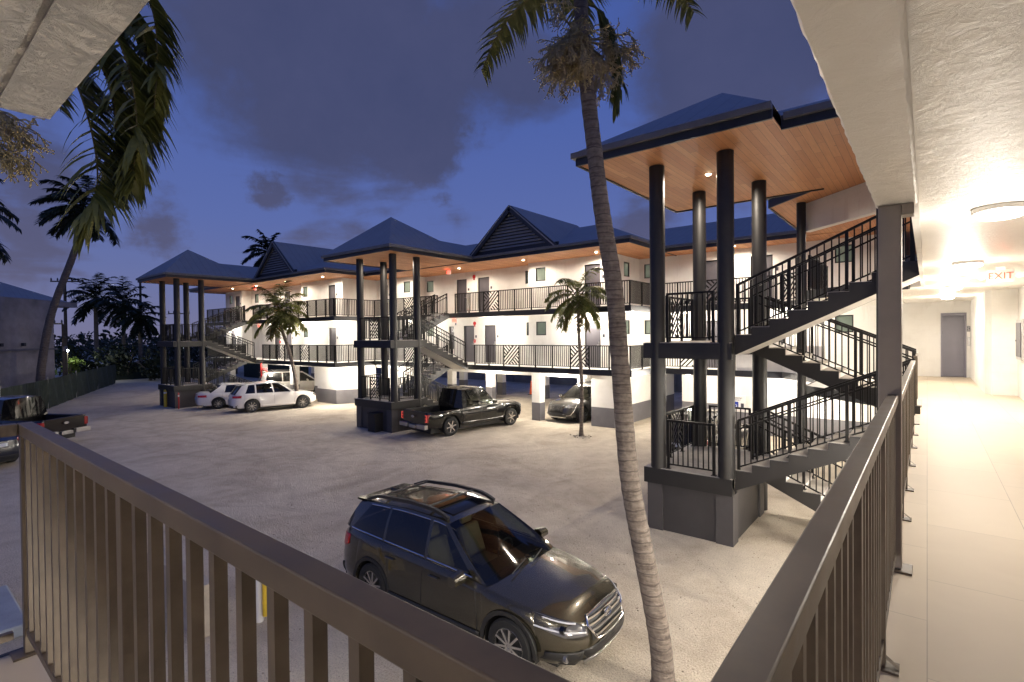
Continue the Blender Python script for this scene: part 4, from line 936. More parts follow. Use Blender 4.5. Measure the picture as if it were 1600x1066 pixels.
# red standpipe
t = thing('fire_standpipe', 'red fire standpipe with side valve beside the far stair flight', 'standpipe', (-37.6, 17.9, 0))
m_ = MB(); m_.tube([(-37.6, 17.9, 0), (-37.6, 17.9, 2.5)], .06, 14); m_.build('riser', 'red_paint', t, smooth=True)
m_ = MB(); m_.tube([(-37.6, 17.9, 1.95), (-36.9, 17.9, 1.95), (-36.75, 17.9, 1.8)], .045, 12); m_.lathe((-37.1, 17.9, 2.06), [(.16, -.02), (.16, .02)], 14); m_.build('valve', 'red_paint', t, smooth=True)
# block wall, yellow guard and posts seen through the left foreground railing
t = thing('block_wall', 'low painted block wall stub glimpsed between the left foreground balusters', 'wall', (-9.0, 2.8, 0))
m_ = MB(); m_.box(-10.2, -8.15, 2.9, 3.15, 0, .75); m_.build('wall', 'block_beige', t)
m_ = MB(); m_.box(-12.2, -10.3, .55, 1.45, 0, .18); tag(recenter(m_.build('concrete_kerb', 'wall_paint_blue', bevel=.03)), 'pale blue-grey painted kerb block at the lower left, left of the handrail corner', 'kerb')
t = thing('gate_post', 'white post with a yellow guard strip between the left foreground balusters', 'post', (-7.95, 3.7, 0))
m_ = MB(); m_.tube([(-7.95, 3.7, 0), (-7.95, 3.7, 1.15)], .055, 14); m_.build('shaft', 'white_plastic', t, smooth=True)
m_ = MB(); m_.tube([(-7.82, 3.73, .12), (-7.82, 3.73, 1.1)], .045, 14); m_.build('guard', 'yellow_paint', t, smooth=True)
t = thing('hose_reel', 'dark hose ring hung on the block wall behind the left balusters', 'hose', (-9.0, 2.87, .3))
m_ = MB(); m_.tube([(-9.0+.16*math.cos(a), 2.86, .45+.16*math.sin(a)) for a in np.linspace(0, 6.28, 24)], .018, 8); m_.build('hose', 'grey_band', t, smooth=True)
# ------------------------------------------------------------------ vehicles
def car(name, label, cat, loc, rot, P, group='vehicles parked in the court'):
    L, Wd = P['L']/2, P['W']/2; t = thing(name, label, cat, loc, group, rotz=rot)
    ORI[t.name] = Vector((0, 0, 0))
    pb = P['paint']; nf, nr = P.get('nf', 5), P.get('nr', 6); Rw = P.get('Rw', .34); wf, wr = P['wf'], P['wr']; Ra = Rw+P.get('gap', .07)
    sh = P['sh']; fp = P.get('fp', [(.2, .965), (.42, 1.0), (.62, .995), (.80, .965), (1.0, .92)]); rp = P.get('rp', [(.2, .97), (.45, 1.0), (.65, .995), (.95, .975), (1.15, .95)])
    ip = lambda x, tb: float(np.interp(x, [a for a, _ in tb], [b for _, b in tb]))
    zs = lambda x: ip(x, sh)
    sill = P.get('sill', .24)
    def zb(x):
        z = sill + (.05 if abs(x) > L*.9 else 0)
        for xw in (wf, wr):
            d = abs(x-xw)
            if d < Ra: z = max(z, Rw+math.sqrt(Ra*Ra-d*d)*1.0)
        return z
    rows = P.get('rows', [(0, .955), (.05, .985), (.18, 1.0), (.45, 1.0), (.68, .985), (.84, .965), (.94, .945), (1.0, .905)])
    def pt(s, tt, side, off=0):
        x0 = s*L; zz = zb(x0)+(zs(x0)-zb(x0))*tt
        x = s*L*(ip(zz, fp) if s > 0 else ip(zz, rp)); n = nf if s > 0 else nr
        y = (Wd*ip(tt, rows)+off)*max(0, 1-abs(s)**n)**(1/n)
        if abs(s) > .97: x += off*(1 if s > 0 else -1)
        return (x, side*y, zz)
    ss = set(np.linspace(-.97, .97, 62).tolist())
    for e in (1, -1):
        for k in range(1, 9): ss.add(e*(1-.03*(k/9)**2.2*1.0) if k < 9 else e*.97)
        ss.add(float(e))
    for xw in (wf, wr):
        for a in np.linspace(0, math.pi, 15): ss.add(float((xw+Ra*math.cos(a))/L))
        for e in (-1, 1): ss.add(float((xw+e*Ra*1.004)/L))
    ss = sorted(ss)
    body = MB()
    for side in (1, -1): body.grid([[pt(s, tt, side) for tt, _ in rows] for s in ss])
    cx, rx = P['cowl'], P['deck']      # deck covered in front of cx and behind rx
    cr = P.get('crown', .05)
    def deckrow(s, lim=1): 
        x, y, z = pt(s, 1, 1); return [(x+ (cr*.0), y*k, z+cr*(1-k*k)*min(1, (1-abs(s))*9+.15)) for k in np.linspace(-1, 1, 13)]
    body.grid([deckrow(s) for s in ss if s*L >= cx-.06])
    rr = [s for s in ss if s*L <= rx]
    if not P.get('bed') and len(rr) > 1: body.grid([deckrow(s) for s in rr])
    bo = body.build('body', pb, t, smooth=True, angle=38, local=True)
    # greenhouse ----------------------------------------------------
    Wr = P['Wr']; rf = P['roof']; zr = lambda x: ip(x, rf)
    def yb(x): s = x/L; return abs(pt(max(-.999, min(.999, s)), 1, 1)[1])-.012
    def side_pt(c, tt, side):
        xb, xr = c; x = xb+(xr-xb)*tt; y0 = yb(xb); taper = 1-.07*(abs(xr-P.get('rmid', -.4))/2.2)**2
        y = y0+(Wr*taper-y0)*tt+.022*math.sin(math.pi*tt); z = zs(xb)+(zr(xr)-zs(xb))*tt
        return (x, side*y, z)
    segs = P['segs']; cabs = {1: MB(), -1: MB()}
    for i in range(len(segs)-1):
        (b0, r0, ty), (b1, r1, _) = segs[i], segs[i+1]
        cols = [(b0+(b1-b0)*k/4, r0+(r1-r0)*k/4) for k in range(5)]
        for side in (1, -1):
            tl = np.linspace(0, 1, 9); cab = cabs[side]
            if ty == 'p': cab.grid([[side_pt(c, x, side) for x in tl] for c in cols])
            else:
                lo, hi = .05, .93
                cab.grid([[side_pt(c, x, side) for x in (0, lo)] for c in cols]); cab.grid([[side_pt(c, x, side) for x in (hi, 1)] for c in cols])
                gm = MB(); gm.grid([[side_pt(c, x, side) for x in np.linspace(lo, hi, 7)] for c in cols]); gm.build('side_window', 'glass_clear' if ty == 'g' and not P.get('tint_all') else 'glass_tint', t, smooth=True, local=True, recalc=False)
                if P.get('chrome_trim'):
                    for hh, r0_ in ((lo, .011), (hi, .009)): MB().tube([Vector(side_pt(c, hh, side))+Vector((0, side*.006, 0)) for c in cols], r0_, 6).build('window_trim', 'chrome', t, smooth=True, local=True)
    for cab in cabs.values(): cab.build('window_frame', P.get('pillar', pb), bo, smooth=True, local=True)
    f0, fr = segs[0][:2], segs[-1][:2]      # segs run front -> rear
    def screen(c, bow_b, bow_t, nm, inset=.05):
        B0 = Vector(side_pt(c, 0, 1)); T0 = Vector(side_pt(c, 1, 1)); R_ = []
        for v in np.linspace(0, 1, 6):
            row = []
            for k in np.linspace(-1, 1, 11):
                p = B0.lerp(T0, v); row.append((p.x+(bow_b*(1-v)+bow_t*v)*(1-k*k), p.y*k, p.z+(.03*(1-k*k)*(v if v > .5 else 0))+.0))
            R_.append(row)
        m_ = MB(); m_.grid(R_); return m_
    screen(f0, .16, .05, 'w').build('windscreen', 'glass_clear', t, smooth=True, local=True, recalc=False)
    screen(fr, -.09, -.04, 'r').build('rear_window', 'glass_tint', t, smooth=True, local=True, recalc=False)
    wm = MB(); p0 = side_pt((f0[0]+.0, f0[1]), .03, 1)
    for k in (-.55, .05): wm.tube([(p0[0]+.17, p0[1]*k, p0[2]+.05), (p0[0]+.08, p0[1]*(k+.55)*.85, p0[2]+.09)], .009, 6)
    wm.build('wiper', 'plastic_black', t, local=True)
    roof = MB(); xs_ = np.linspace(fr[1], f0[1], 16)
    roof.grid([[(x+(.05*(1-k*k) if i == 15 else (-.04*(1-k*k) if i == 0 else 0)), side_pt((x, x), 1, 1)[1]*k, zr(x)+.045*(1-k**4)*(.7 if i in (0, 15) else 1)) for k in np.linspace(-1, 1, 13)] for i, x in enumerate(xs_)])
    ro = roof.build('roof', pb, t, smooth=True, local=True, angle=50)
    if P.get('sunroof'):
        a, b = P['sunroof']; m_ = MB(); m_.grid([[(x, y, zr(x)+.049) for y in (-.40, -.2, 0, .2, .40)] for x in np.linspace(a, b, 5)]); m_.build('sunroof', 'glass_tint', ro, smooth=True, local=True)
    if P.get('rails'):
        a, b = P['rails']
        for side in (1, -1):
            m_ = MB(); pts = [(x, side*(side_pt((x, x), 1, 1)[1]-.05), zr(x)+.035+.065*min(1, 6*min((x-a)/(b-a), 1-(x-a)/(b-a)))) for x in np.linspace(a, b, 14)]
            for q in range(13): m_.obb(pts[q], pts[q+1], .05, .05)
            m_.build('roof_rail', 'plastic_black', ro, local=True, smooth=True)
        if P.get('crossbars', True):
            for x in (a+.35, b-.45):
                m_ = MB(); m_.obb((x, -Wr+.06, zr(x)+.10), (x, Wr-.06, zr(x)+.10), .05, .028); m_.build('crossbar', 'plastic_black', ro, local=True, bevel=.008)
    m_ = MB(); m_.prism([(fr[1]+.10, -.012), (fr[1]+.28, -.02), (fr[1]+.28, .02), (fr[1]+.10, .012)], zr(fr[1]+.2)+.04, zr(fr[1]+.2)+.10)
    if P.get('fin', True): m_.build('antenna', pb, ro, local=True)
    if P.get('spoiler'):
        m_ = MB(); x = fr[1]; z = zr(x); m_.grid([[(x+.12, y, z+.05), (x-.16, y*.97, z+.03), (x-.16, y*.97, z+.005), (x+.1, y, z)] for y in np.linspace(-Wr*.92, Wr*.92, 9)]); m_.build('spoiler', pb, t, local=True, smooth=True, angle=30)
    # interior
    it = MB(); it.box(rx if not P.get('bed') else P['bed'][1]+.05, cx-.2, -Wd*.86, Wd*.86, .42, .5); it.box(cx-.55, cx-.02, -Wd*.84, Wd*.84, .6, zs(cx)-.06); it.build('cabin_floor', 'interior_dark', t, local=True)
    for sx in P.get('seats', [cx-1.25, cx-2.1]):
        for sy in (-.38, .38):
            m_ = MB(); m_.box(sx-.02, sx+.45, sy-.24, sy+.24, .5, .68); m_.obb((sx, sy, .66), (sx-.2, sy, 1.15), .46, .13, (1, 0, 0)); m_.obb((sx-.21, sy, 1.17), (sx-.25, sy, 1.36), .26, .09, (1, 0, 0)); m_.build('seat', 'leather_tan', t, local=True, bevel=.05)
    sw = MB(); sw.tube([(cx-.62+.02*math.sin(a), .38+.18*math.cos(a), .92+.18*math.sin(a)) for a in np.linspace(0, 6.283, 20)], .014, 6); sw.build('steering_wheel', 'interior_dark', t, local=True)
    ub = MB(); ub.box(-L+.35, L-.40, -Wd+.28, Wd-.28, .17, .46); ub.build('underbody', 'plastic_black', t, local=True)
    # wheels
    for xw in (wf, wr):
        for side in (1, -1):
            yo = side*(Wd*.985); n = 28
            w_ = thing_part('wheel', t)
            m_ = MB(); h = .22; m_.lathe((xw, yo, Rw), [(Rw*.66, -side*.02), (Rw*.70, -side*.0), (Rw*.93, 0-side*.004), (Rw, -side*.03), (Rw, -side*(h-.03)), (Rw*.9, -side*h), (Rw*.6, -side*h)], 32, 'y', cap=False); m_.build('tyre', 'rubber', w_, smooth=True, local=True)
            m_ = MB(); rr_ = Rw*.67
            m_.lathe((xw, yo, Rw), [(rr_, -side*.012), (rr_, -side*.03), (rr_*.93, -side*.035), (rr_*.93, -side*.012)], 32, 'y', cap=False)
            ns = P.get('spokes', 10); 
            for k in range(ns):
                a = 2*math.pi*k/ns+.2; c, s_ = math.cos(a), math.sin(a)
                m_.obb((xw+c*.03, yo-side*.028, Rw+s_*.03), (xw+c*rr_*.96, yo-side*.022, Rw+s_*rr_*.96), .05 if ns < 8 else .030, .03, (0, 1, 0))
            m_.lathe((xw, yo-side*.02, Rw), [(.055, 0), (.055, -side*.03)], 16, 'y'); m_.build('rim', P.get('rim', 'rim_metal'), w_, local=True, recalc=True)
            m_ = MB(); m_.lathe((xw, yo, Rw), [(rr_*.94, -side*.07), (.01, -side*.075)], 24, 'y'); m_.build('hub_back', 'plastic_black', w_, local=True)
            ar = MB(); ar.grid([[(xw+Ra*math.cos(a), side*(Wd*.95-q), Rw+Ra*math.sin(a)) for q in (0, .30)] for a in np.linspace(-.25, math.pi+.25, 19)]); ar.poly([(xw+Ra*math.cos(a), side*(Wd*.95-.30), Rw+Ra*math.sin(a)) for a in np.linspace(-.25, math.pi+.25, 19)]); ar.build('wheel_arch', 'plastic_black', t, local=True)
            if P.get('cladding'):
                cl = MB(); cl.grid([[(xw+(Ra+e)*math.cos(a), side*(Wd*(.985 if e < .01 else .992)+.006), Rw+(Ra+e)*math.sin(a)) for e in (-.012, .045)] for a in np.linspace(0, math.pi, 19)])
                cl.build('arch_trim', 'plastic_black', t, local=True, solid=.012)
    # sills
    sgs = [s for s in ss if wr+Ra*1.02 < s*L < wf-Ra*1.02]
    for side in (1, -1):
        m_ = MB(); m_.grid([[pt(s, q, side, .012) for q in (0, .08, .17)] for s in sgs]); m_.build('side_sill', 'plastic_black' if P.get('cladding') else pb, t, smooth=True, local=True, solid=.01)
    # door seams and handles
    for x in P.get('seams', []):
        for side in (1, -1):
            m_ = MB(); q = [Vector(pt(x/L, v, side, .0015)) for v in np.linspace(.17, .985, 9)]
            for i in range(8): m_.obb(q[i], q[i+1], .006, .004)
            m_.build('door_gap', 'plastic_black', bo, local=True)
    for x in P.get('handles', []):
        for side in (1, -1):
            p_ = Vector(pt(x/L, .80, side, .022)); m_ = MB(); m_.obb(p_+Vector((-.10, 0, 0)), p_+Vector((.10, 0, 0)), .03, .028); m_.build('door_handle', P.get('handle_mat', pb), t, local=True, bevel=.01)
    mp_ = P.get('mirror')
    if mp_:
        for side in (1, -1):
            x, z = mp_; y = yb(x); m_ = MB(); m_.obb((x, side*(y-.02), z-.04), (x, side*(y+.10), z-.0), .05, .03)
            m_.grid([[(x+.07*q-.02+.0, side*(y+.10+.20*v), z-.02+(.09+.0*v)*h_*(1-.25*v)) for q, h_ in ((-1, -.8), (-1, 1), (.2, 1.15), (1, .5), (1, -.4), (.2, -.95))] for v in (0, .35, .75, 1)], close=True); m_.poly([(x+.07*q-.02, side*(y+.30), z-.02+.09*h_*.75) for q, h_ in ((-1, -.8), (-1, 1), (.2, 1.15), (1, .5), (1, -.4), (.2, -.95))])
            m_.build('wing_mirror', P.get('mirror_mat', pb), t, smooth=True, local=True, angle=60)
    # end patches: list of (name, material, polygon of (y,z), offset, end)
    def endpt(y, z, off, e):
        x0 = L; n = nf if e > 0 else nr; fpz = fp if e > 0 else rp
        zt, zbm = zs(e*L*.97), zb(e*L*.97); tt = max(0, min(1, (z-zbm)/(zt-zbm))); w_ = Wd*ip(tt, rows)
        SM = .93; ymax = (1-SM**n)**(1/n)
        if abs(y)/w_ <= ymax:
            s = (1-(abs(y)/w_)**n)**(1/n); return (e*(s*L*ip(z, fpz)+off), y, z)
        ex = abs(y)-ymax*w_; s = SM-ex*1.6/L; yy = (1-max(0, s)**n)**(1/n)*w_
        return (e*(s*L*ip(z, fpz)+off*.6), math.copysign(yy+off, y), z)
    def patch(name, m1, poly, off, e, solid=.012, parent=None, mirror=False):
        for sd in ((1, -1) if mirror else (1,)):
            ys = [p[0]*sd for p in poly]; n_ = len(poly)
            bmm = MB(); cy = sum(ys)/n_; cz = sum(p[1] for p in poly)/n_
            # dense rings towards the centroid so that the patch follows the bodywork
            dense = []
            for i in range(n_):
                a = poly[i]; b = poly[(i+1) % n_]
                for k in range(4): dense.append(((a[0]+(b[0]-a[0])*k/4)*sd, a[1]+(b[1]-a[1])*k/4))
            rings = [[endpt(cy+(y-cy)*q, cz+(z-cz)*q, off, e) for y, z in dense] for q in (1, .75, .5, .25, .02)]
            bmm.grid(rings, close=True)
            o = bmm.build(name, m1, parent or t, smooth=True, local=True, solid=solid)
        return o
    for a in P['patches']: patch(*a[:5], **(a[5] if len(a) > 5 else {}))
    if P.get('extra'): P['extra'](t, bo, pt, endpt, L, Wd)
    return t
def thing_part(name, parent):
    o = bpy.data.objects.new(name, None); COL.objects.link(o); o.parent = parent; o.empty_display_size = .1; ORI[o.name] = Vector((0, 0, 0)); return o
MIR = dict(mirror=True)
def wagon_front(t, bo, pt, endpt, L, Wd):
    g = MB()
    g.poly([endpt(y, z, .012, 1) for y, z in ((-.40, .80), (0, .83), (.40, .80), (.44, .72), (.33, .55), (0, .53), (-.33, .55), (-.44, .72))]); 
    gr = MB()
    for i in range(5):
        pass
    # grille slats
    gl = t
    fr_ = MB(); out_ = [(-.41, .81), (-.2, .83), (0, .835), (.2, .83), (.41, .81), (.45, .72), (.34, .54), (.17, .525), (0, .52), (-.17, .525), (-.34, .54), (-.45, .72)]
    fr_.tube([endpt(y, z, .03, 1) for y, z in out_+[out_[0]]], .014, 8, cap=False); grf = fr_.build('grille', 'chrome', t, smooth=True, local=True)
    for z, w_ in ((.775, .42), (.715, .43), (.655, .40), (.595, .36)):
        m_ = MB(); q = [endpt(y, z, .030, 1) for y in np.linspace(-w_, w_, 9)]
        for i in range(8): m_.obb(q[i], q[i+1], .02, .022 if z < .7 else .026)
        m_.build('grille_bar', 'chrome' if z != .655 else 'steel', grf, local=True)
    m_ = MB(); m_.grid([[endpt(y, z, .012, 1) for z in np.linspace(.54, .82, 6)] for y in np.linspace(-.42, .42, 10)]); m_.build('grille_mesh', 'plastic_black', grf, local=True, smooth=True)
    c = Vector(endpt(0, .725, .048, 1)); m_ = MB()
    m_.tube([(c.x, .085*math.cos(a), c.z+.048*math.sin(a)) for a in np.linspace(0, 6.283, 25)], .007, 6, cap=False)
    m_.obb((c.x-.012, -.078, c.z), (c.x-.012, .078, c.z), .012, .07); em = m_.build('emblem', 'chrome', grf, local=True, smooth=True)
    for k, (y, z) in enumerate([(.035, .015), (-.02, .02), (-.045, 0), (-.01, -.02), (.02, -.018), (.045, -.005)]):
        s_ = MB(); r_ = .014 if k == 0 else .009
        s_.tube([(c.x+.0, y-r_, c.z+z), (c.x+.0, y+r_, c.z+z)], .004, 5); s_.tube([(c.x, y, c.z+z-r_), (c.x, y, c.z+z+r_)], .004, 5); s_.build('star', 'chrome', grf, local=True)
    for sd in (1, -1):
        f = MB(); c = Vector(endpt(sd*.70, .38, .012, 1)); f.tube([c+Vector((-.03, 0, 0)), c+Vector((.012, 0, 0))], .05, 16); f.build('fog_lamp', 'lamp_clear', t, local=True, smooth=True)
        for hz0, hz1 in (((.50, .655), (.92, .715)), ((.56, .755), (1.0, .86))):
            q = [endpt(sd*(hz0[0]+(hz1[0]-hz0[0])*k/8), hz0[1]+(hz1[1]-hz0[1])*k/8, .018, 1) for k in range(9)]; s_ = MB(); s_.tube(q, .011, 6); s_.build('light_strip', 'lamp_strip', t, local=True, smooth=True)
        h = MB(); c = Vector(endpt(sd*.67, .70, .018, 1)); h.tube([c+Vector((-.05, 0, 0)), c+Vector((.006, 0, 0))], .05, 16); h.build('projector_lens', 'glass_tint', t, local=True, smooth=True)
wagon = dict(L=4.82, W=1.84, paint='paint_olive', wf=1.43, wr=-1.32, Rw=.345, gap=.065, nf=4.2, nr=6, spokes=10, cladding=True,
    sh=[(-2.41, 1.02), (-2.2, 1.09), (-1.5, 1.09), (.5, 1.02), (1.0, .975), (1.4, .925), (1.9, .86), (2.2, .80), (2.41, .73)], crown=.06,
    cowl=1.02, deck=-2.15, Wr=.59, rmid=-.6, roof=[(-2.1, 1.47), (-1.6, 1.55), (-.8, 1.60), (-.1, 1.585), (.25, 1.53)],
    segs=[(1.02, .12, 'p'), (.80, .02, 'g'), (-.12, -.18, 'p'), (-.18, -.24, 'd'), (-1.08, -1.12, 'p'), (-1.13, -1.17, 'd'), (-2.0, -1.62, 'p'), (-2.24, -2.0, 'p')],
    sunroof=(-.62, .02), rails=(-1.85, .05), spoiler=True, chrome_trim=True, seams=[.92, -.16, -1.12], handles=[.10, -.88], mirror=(.68, 1.05), mirror_mat='paint_olive', sill=.27,
    fp=[(.2, .955), (.36, 1.0), (.50, 1.0), (.62, .992), (.80, .955), (1.0, .91)],
    patches=[('headlight', 'lamp_clear', [(.46, .70), (.56, .77), (.76, .83), (1.02, .89), (1.06, .84), (.98, .74), (.70, .62), (.48, .62)], .008, 1, MIR),
             ('turn_signal', 'amber_lens', [(1.03, .895), (1.15, .92), (1.13, .86), (1.08, .80), (1.02, .78), (1.045, .84)], .014, 1, MIR),
             ('bumper_intake', 'plastic_black', [(-.60, .47), (.60, .47), (.52, .36), (-.52, .36)], .008, 1), ('fog_surround', 'plastic_black', [(.56, .46), (.86, .44), (.88, .32), (.60, .27)], .010, 1, MIR),
             ('skid_guard', 'steel', [(-.56, .335), (.56, .335), (.50, .26), (-.50, .26)], .024, 1), ('tail_light', 'red_lens', [(.60, .98), (.87, 1.0), (.905, .86), (.84, .80), (.62, .84)], .01, -1, MIR),
             ('rear_bumper_trim', 'plastic_black', [(-.80, .48), (.80, .48), (.74, .26), (-.74, .26)], .012, -1)], extra=wagon_front)
car('parked_car', 'olive-brown station wagon with roof rails and chrome grille in the foreground below the handrail', 'car', (-5.63, 5.93, 0), R(1.5), wagon)
def pickup_extra(col, tail='red_lens', letters=None):
    def f(t, bo, pt, endpt, L, Wd):
        a, b = -L+.10, P_BED[0]
        m_ = MB(); z0, z1 = .72, 1.09; w_ = Wd*.80; yw = Wd*.905
        m_.box(a, b, -w_, w_, z0-.04, z0)
        for sd in (1, -1):
            m_.poly([(a, sd*w_, z0), (b, sd*w_, z0), (b, sd*w_, z1), (a, sd*w_, z1)]); m_.poly([(a-.02, sd*w_, z1), (b, sd*w_, z1), (b, sd*(yw+.01), z1+.015), (a-.02, sd*(yw+.01), z1+.015)])
        m_.poly([(b, -w_, z0), (b, w_, z0), (b, w_, z1), (b, -w_, z1)]); m_.build('bed_liner', 'plastic_black', t, local=True)
        m_ = MB(); m_.box(a-.05, a+.03, -w_-.06, w_+.06, .62, z1+.02); m_.build('tailgate', col, t, local=True, bevel=.02)
        m_ = MB(); m_.box(b, b+.04, -yw, yw, .6, 1.12); m_.build('cab_back', col, t, local=True)
        for y0, y1 in ((-Wd*.97, -.36), (-.24, .24), (.36, Wd*.97)):
            m_ = MB(); m_.box(-L-.13, -L+.04, y0, y1, .42, .60 if abs(y0+y1) > .1 else .56); m_.build('rear_bumper', 'steel', t, local=True, bevel=.02)
        m_ = MB(); m_.tube([(-L-.075, .10*math.cos(q), .90+.045*math.sin(q)) for q in np.linspace(0, 6.283, 20)], .008, 6, cap=False); m_.box(-L-.07, -L-.052, -.085, .085, .87, .93); m_.build('tailgate_emblem', 'steel', t, local=True)
        for sd in (1, -1):
            m_ = MB(); m_.box(-L-.01, -L+.16, sd*(Wd*.82) if sd > 0 else -Wd*.975, Wd*.975 if sd > 0 else sd*(Wd*.82), .70, 1.03); tl = m_.build('tail_light', 'red_lens', t, local=True, bevel=.015)
            m_ = MB(); ys = (Wd*.84, Wd*.96)
            for z_ in (.73, .86, .99): m_.box(-L-.022, -L-.012, min(sd*ys[0], sd*ys[1]), max(sd*ys[0], sd*ys[1]), z_, z_+.018)
            m_.box(-L-.022, -L-.012, min(sd*ys[1], sd*(ys[1]-.015)), max(sd*ys[1], sd*(ys[1]-.015)), .73, 1.0); m_.build('light_strip', 'tail_lit' if col == 'paint_black' else 'red_lens', tl, local=True)
    return f
P_BED = (-.95,)
pick = dict(L=5.75, W=2.0, paint='paint_black', wf=1.95, wr=-1.62, Rw=.40, gap=.10, nf=7, nr=30, spokes=6, sill=.40, bed=(-2.8, -.95), fin=False,
    sh=[(-2.88, 1.10), (-.9, 1.10), (.8, 1.10), (1.3, 1.13), (2.4, 1.08), (2.88, .98)], crown=.06, cowl=.95, deck=-2.8, Wr=.72, rmid=-.1,
    roof=[(-.95, 1.88), (-.3, 1.93), (.3, 1.91), (.5, 1.86)], segs=[(1.05, .42, 'p'), (.92, .34, 'g'), (.12, .08, 'p'), (.02, -.02, 'g'), (-.72, -.70, 'p'), (-.95, -.86, 'p')], tint_all=False,
    fp=[(.3, .97), (.6, 1.0), (.9, .99), (1.1, .96)], rp=[(.2, 1), (1.2, 1)], seats=[.15, -.55], seams=[1.0, .07, -.93], handles=[.28, -.60], handle_mat='paint_black', mirror=(.80, 1.28),
    rows=[(0, .97), (.06, .99), (.25, 1.0), (.6, 1.0), (.8, .985), (.93, .965), (1.0, .925)],
    patches=[('headlight', 'lamp_clear', [(.60, .98), (.93, .98), (.95, .78), (.62, .78)], .01, 1, MIR), ('grille', 'chrome', [(-.58, .98), (.58, .98), (.56, .66), (-.56, .66)], .012, 1), ('front_bumper', 'steel', [(-.95, .58), (.95, .58), (.9, .40), (-.9, .40)], .03, 1)], extra=pickup_extra('paint_black'))
hd = Vector((.13, .99)); car('pickup_truck', 'black crew-cab pickup truck parked beside the middle stair tower, red tail light showing', 'pickup truck', (-16.72, 17.45, 0), math.atan2(hd.y, hd.x), pick)
def suv(paint, **k):
    d = dict(L=4.8, W=1.90, paint=paint, wf=1.45, wr=-1.38, Rw=.37, gap=.06, nf=4.2, nr=5, spokes=8, sill=.28,
        sh=[(-2.4, 1.02), (-2.1, 1.08), (-1.4, 1.07), (.5, 1.03), (1.1, 1.02), (1.8, .95), (2.4, .82)], crown=.07, cowl=.95, deck=-2.12, Wr=.64, rmid=-.5,
        roof=[(-2.0, 1.50), (-1.5, 1.60), (-.7, 1.66), (0, 1.64), (.2, 1.59)], segs=[(1.0, .15, 'p'), (.85, .07, 'g'), (-.15, -.25, 'p'), (-.22, -.33, 'd'), (-1.12, -1.12, 'p'), (-1.2, -1.19, 'd'), (-1.72, -1.5, 'p'), (-2.22, -1.85, 'p')],
        seams=[.95, -.18, -1.15], handles=[.05, -.95], mirror=(.72, 1.12), spoiler=True,
        patches=[('headlight', 'lamp_clear', [(.48, .84), (.86, .92), (.90, .80), (.60, .70)], .008, 1, MIR), ('grille', 'chrome', [(-.40, .84), (.40, .84), (.34, .60), (-.34, .60)], .01, 1), ('bumper_intake', 'plastic_black', [(-.6, .46), (.6, .46), (.5, .34), (-.5, .34)], .01, 1),
                 ('tail_light', 'red_lens', [(.52, .98), (.88, 1.0), (.91, .86), (.56, .86)], .01, -1, MIR), ('number_plate', 'plate', [(-.24, .86), (.24, .86), (.24, .74), (-.24, .74)], .012, -1), ('rear_bumper_trim', 'plastic_black', [(-.8, .44), (.8, .44), (.74, .28), (-.74, .28)], .01, -1)])
    d.update(k); return d
def at_rear_right(wx, wy, hx, hy, P):
    """centre of a car from the ground point of its right rear wheel and its heading"""
    h = Vector((hx, hy)).normalized(); l = Vector((-h.y, h.x)); c = Vector((wx, wy)) - h*P['wr'] + l*(P['W']/2-.1); return (c.x, c.y, 0), math.atan2(h.y, h.x)
P = suv('paint_white', tint_all=True); lo_, ro_ = at_rear_right(-30.28, 13.85, .22, .975, P); car('parked_car', 'pearl white crossover parked in front of the far wing, beside the thin bent palm', 'car', lo_, ro_, P)
P = suv('paint_white', tint_all=True, L=4.85, W=1.84, sh=[(-2.42, .92), (-2.2, .98), (-1.3, .95), (.5, .90), (1.0, .90), (1.8, .80), (2.42, .66)], roof=[(-1.35, 1.36), (-.7, 1.44), (0, 1.42), (.3, 1.37)], segs=[(1.15, .30, 'p'), (1.0, .22, 'g'), (-.05, -.12, 'p'), (-.12, -.2, 'g'), (-1.0, -.85, 'p'), (-1.75, -1.15, 'p')], deck=-1.6, spoiler=False, Rw=.33, wf=1.45, wr=-1.35, sill=.22,
        patches=[('headlight', 'lamp_clear', [(.48, .68), (.84, .74), (.88, .64), (.60, .58)], .008, 1, MIR), ('grille', 'plastic_black', [(-.36, .66), (.36, .66), (.3, .5), (-.3, .5)], .01, 1), ('tail_light', 'red_lens', [(.48, .86), (.86, .88), (.90, .74), (.52, .74)], .01, -1, MIR), ('number_plate', 'plate_blue', [(-.22, .70), (.22, .70), (.22, .58), (-.22, .58)], .012, -1)])
lo_, ro_ = at_rear_right(-33.6, 13.35, .22, .975, P); car('parked_car', 'white saloon car with red tail light between the far tower and the white crossover', 'car', lo_, ro_, P)
P = suv('paint_silver', tint_all=True, L=5.1, W=1.98, sh=[(-2.55, 1.0), (-2.4, 1.06), (.8, 1.0), (1.6, .98), (2.55, .78)], roof=[(-2.4, 1.70), (-1.6, 1.76), (0, 1.75), (.5, 1.68)], segs=[(1.55, .45, 'p'), (1.35, .38, 'g'), (.2, .1, 'p'), (.12, 0, 'd'), (-.95, -.95, 'p'), (-1.02, -1.02, 'd'), (-2.1, -2.0, 'p'), (-2.48, -2.25, 'p')], cowl=1.5, deck=-2.4, rails=(-1.9, .3), wf=1.6, wr=-1.45, seams=[1.1, .15, -1.0])
lo_, ro_ = at_rear_right(-36.9, 18.6, .35, .94, P); car('minivan', 'silver minivan parked under the far wing behind a white pillar', 'van', lo_, ro_, P)
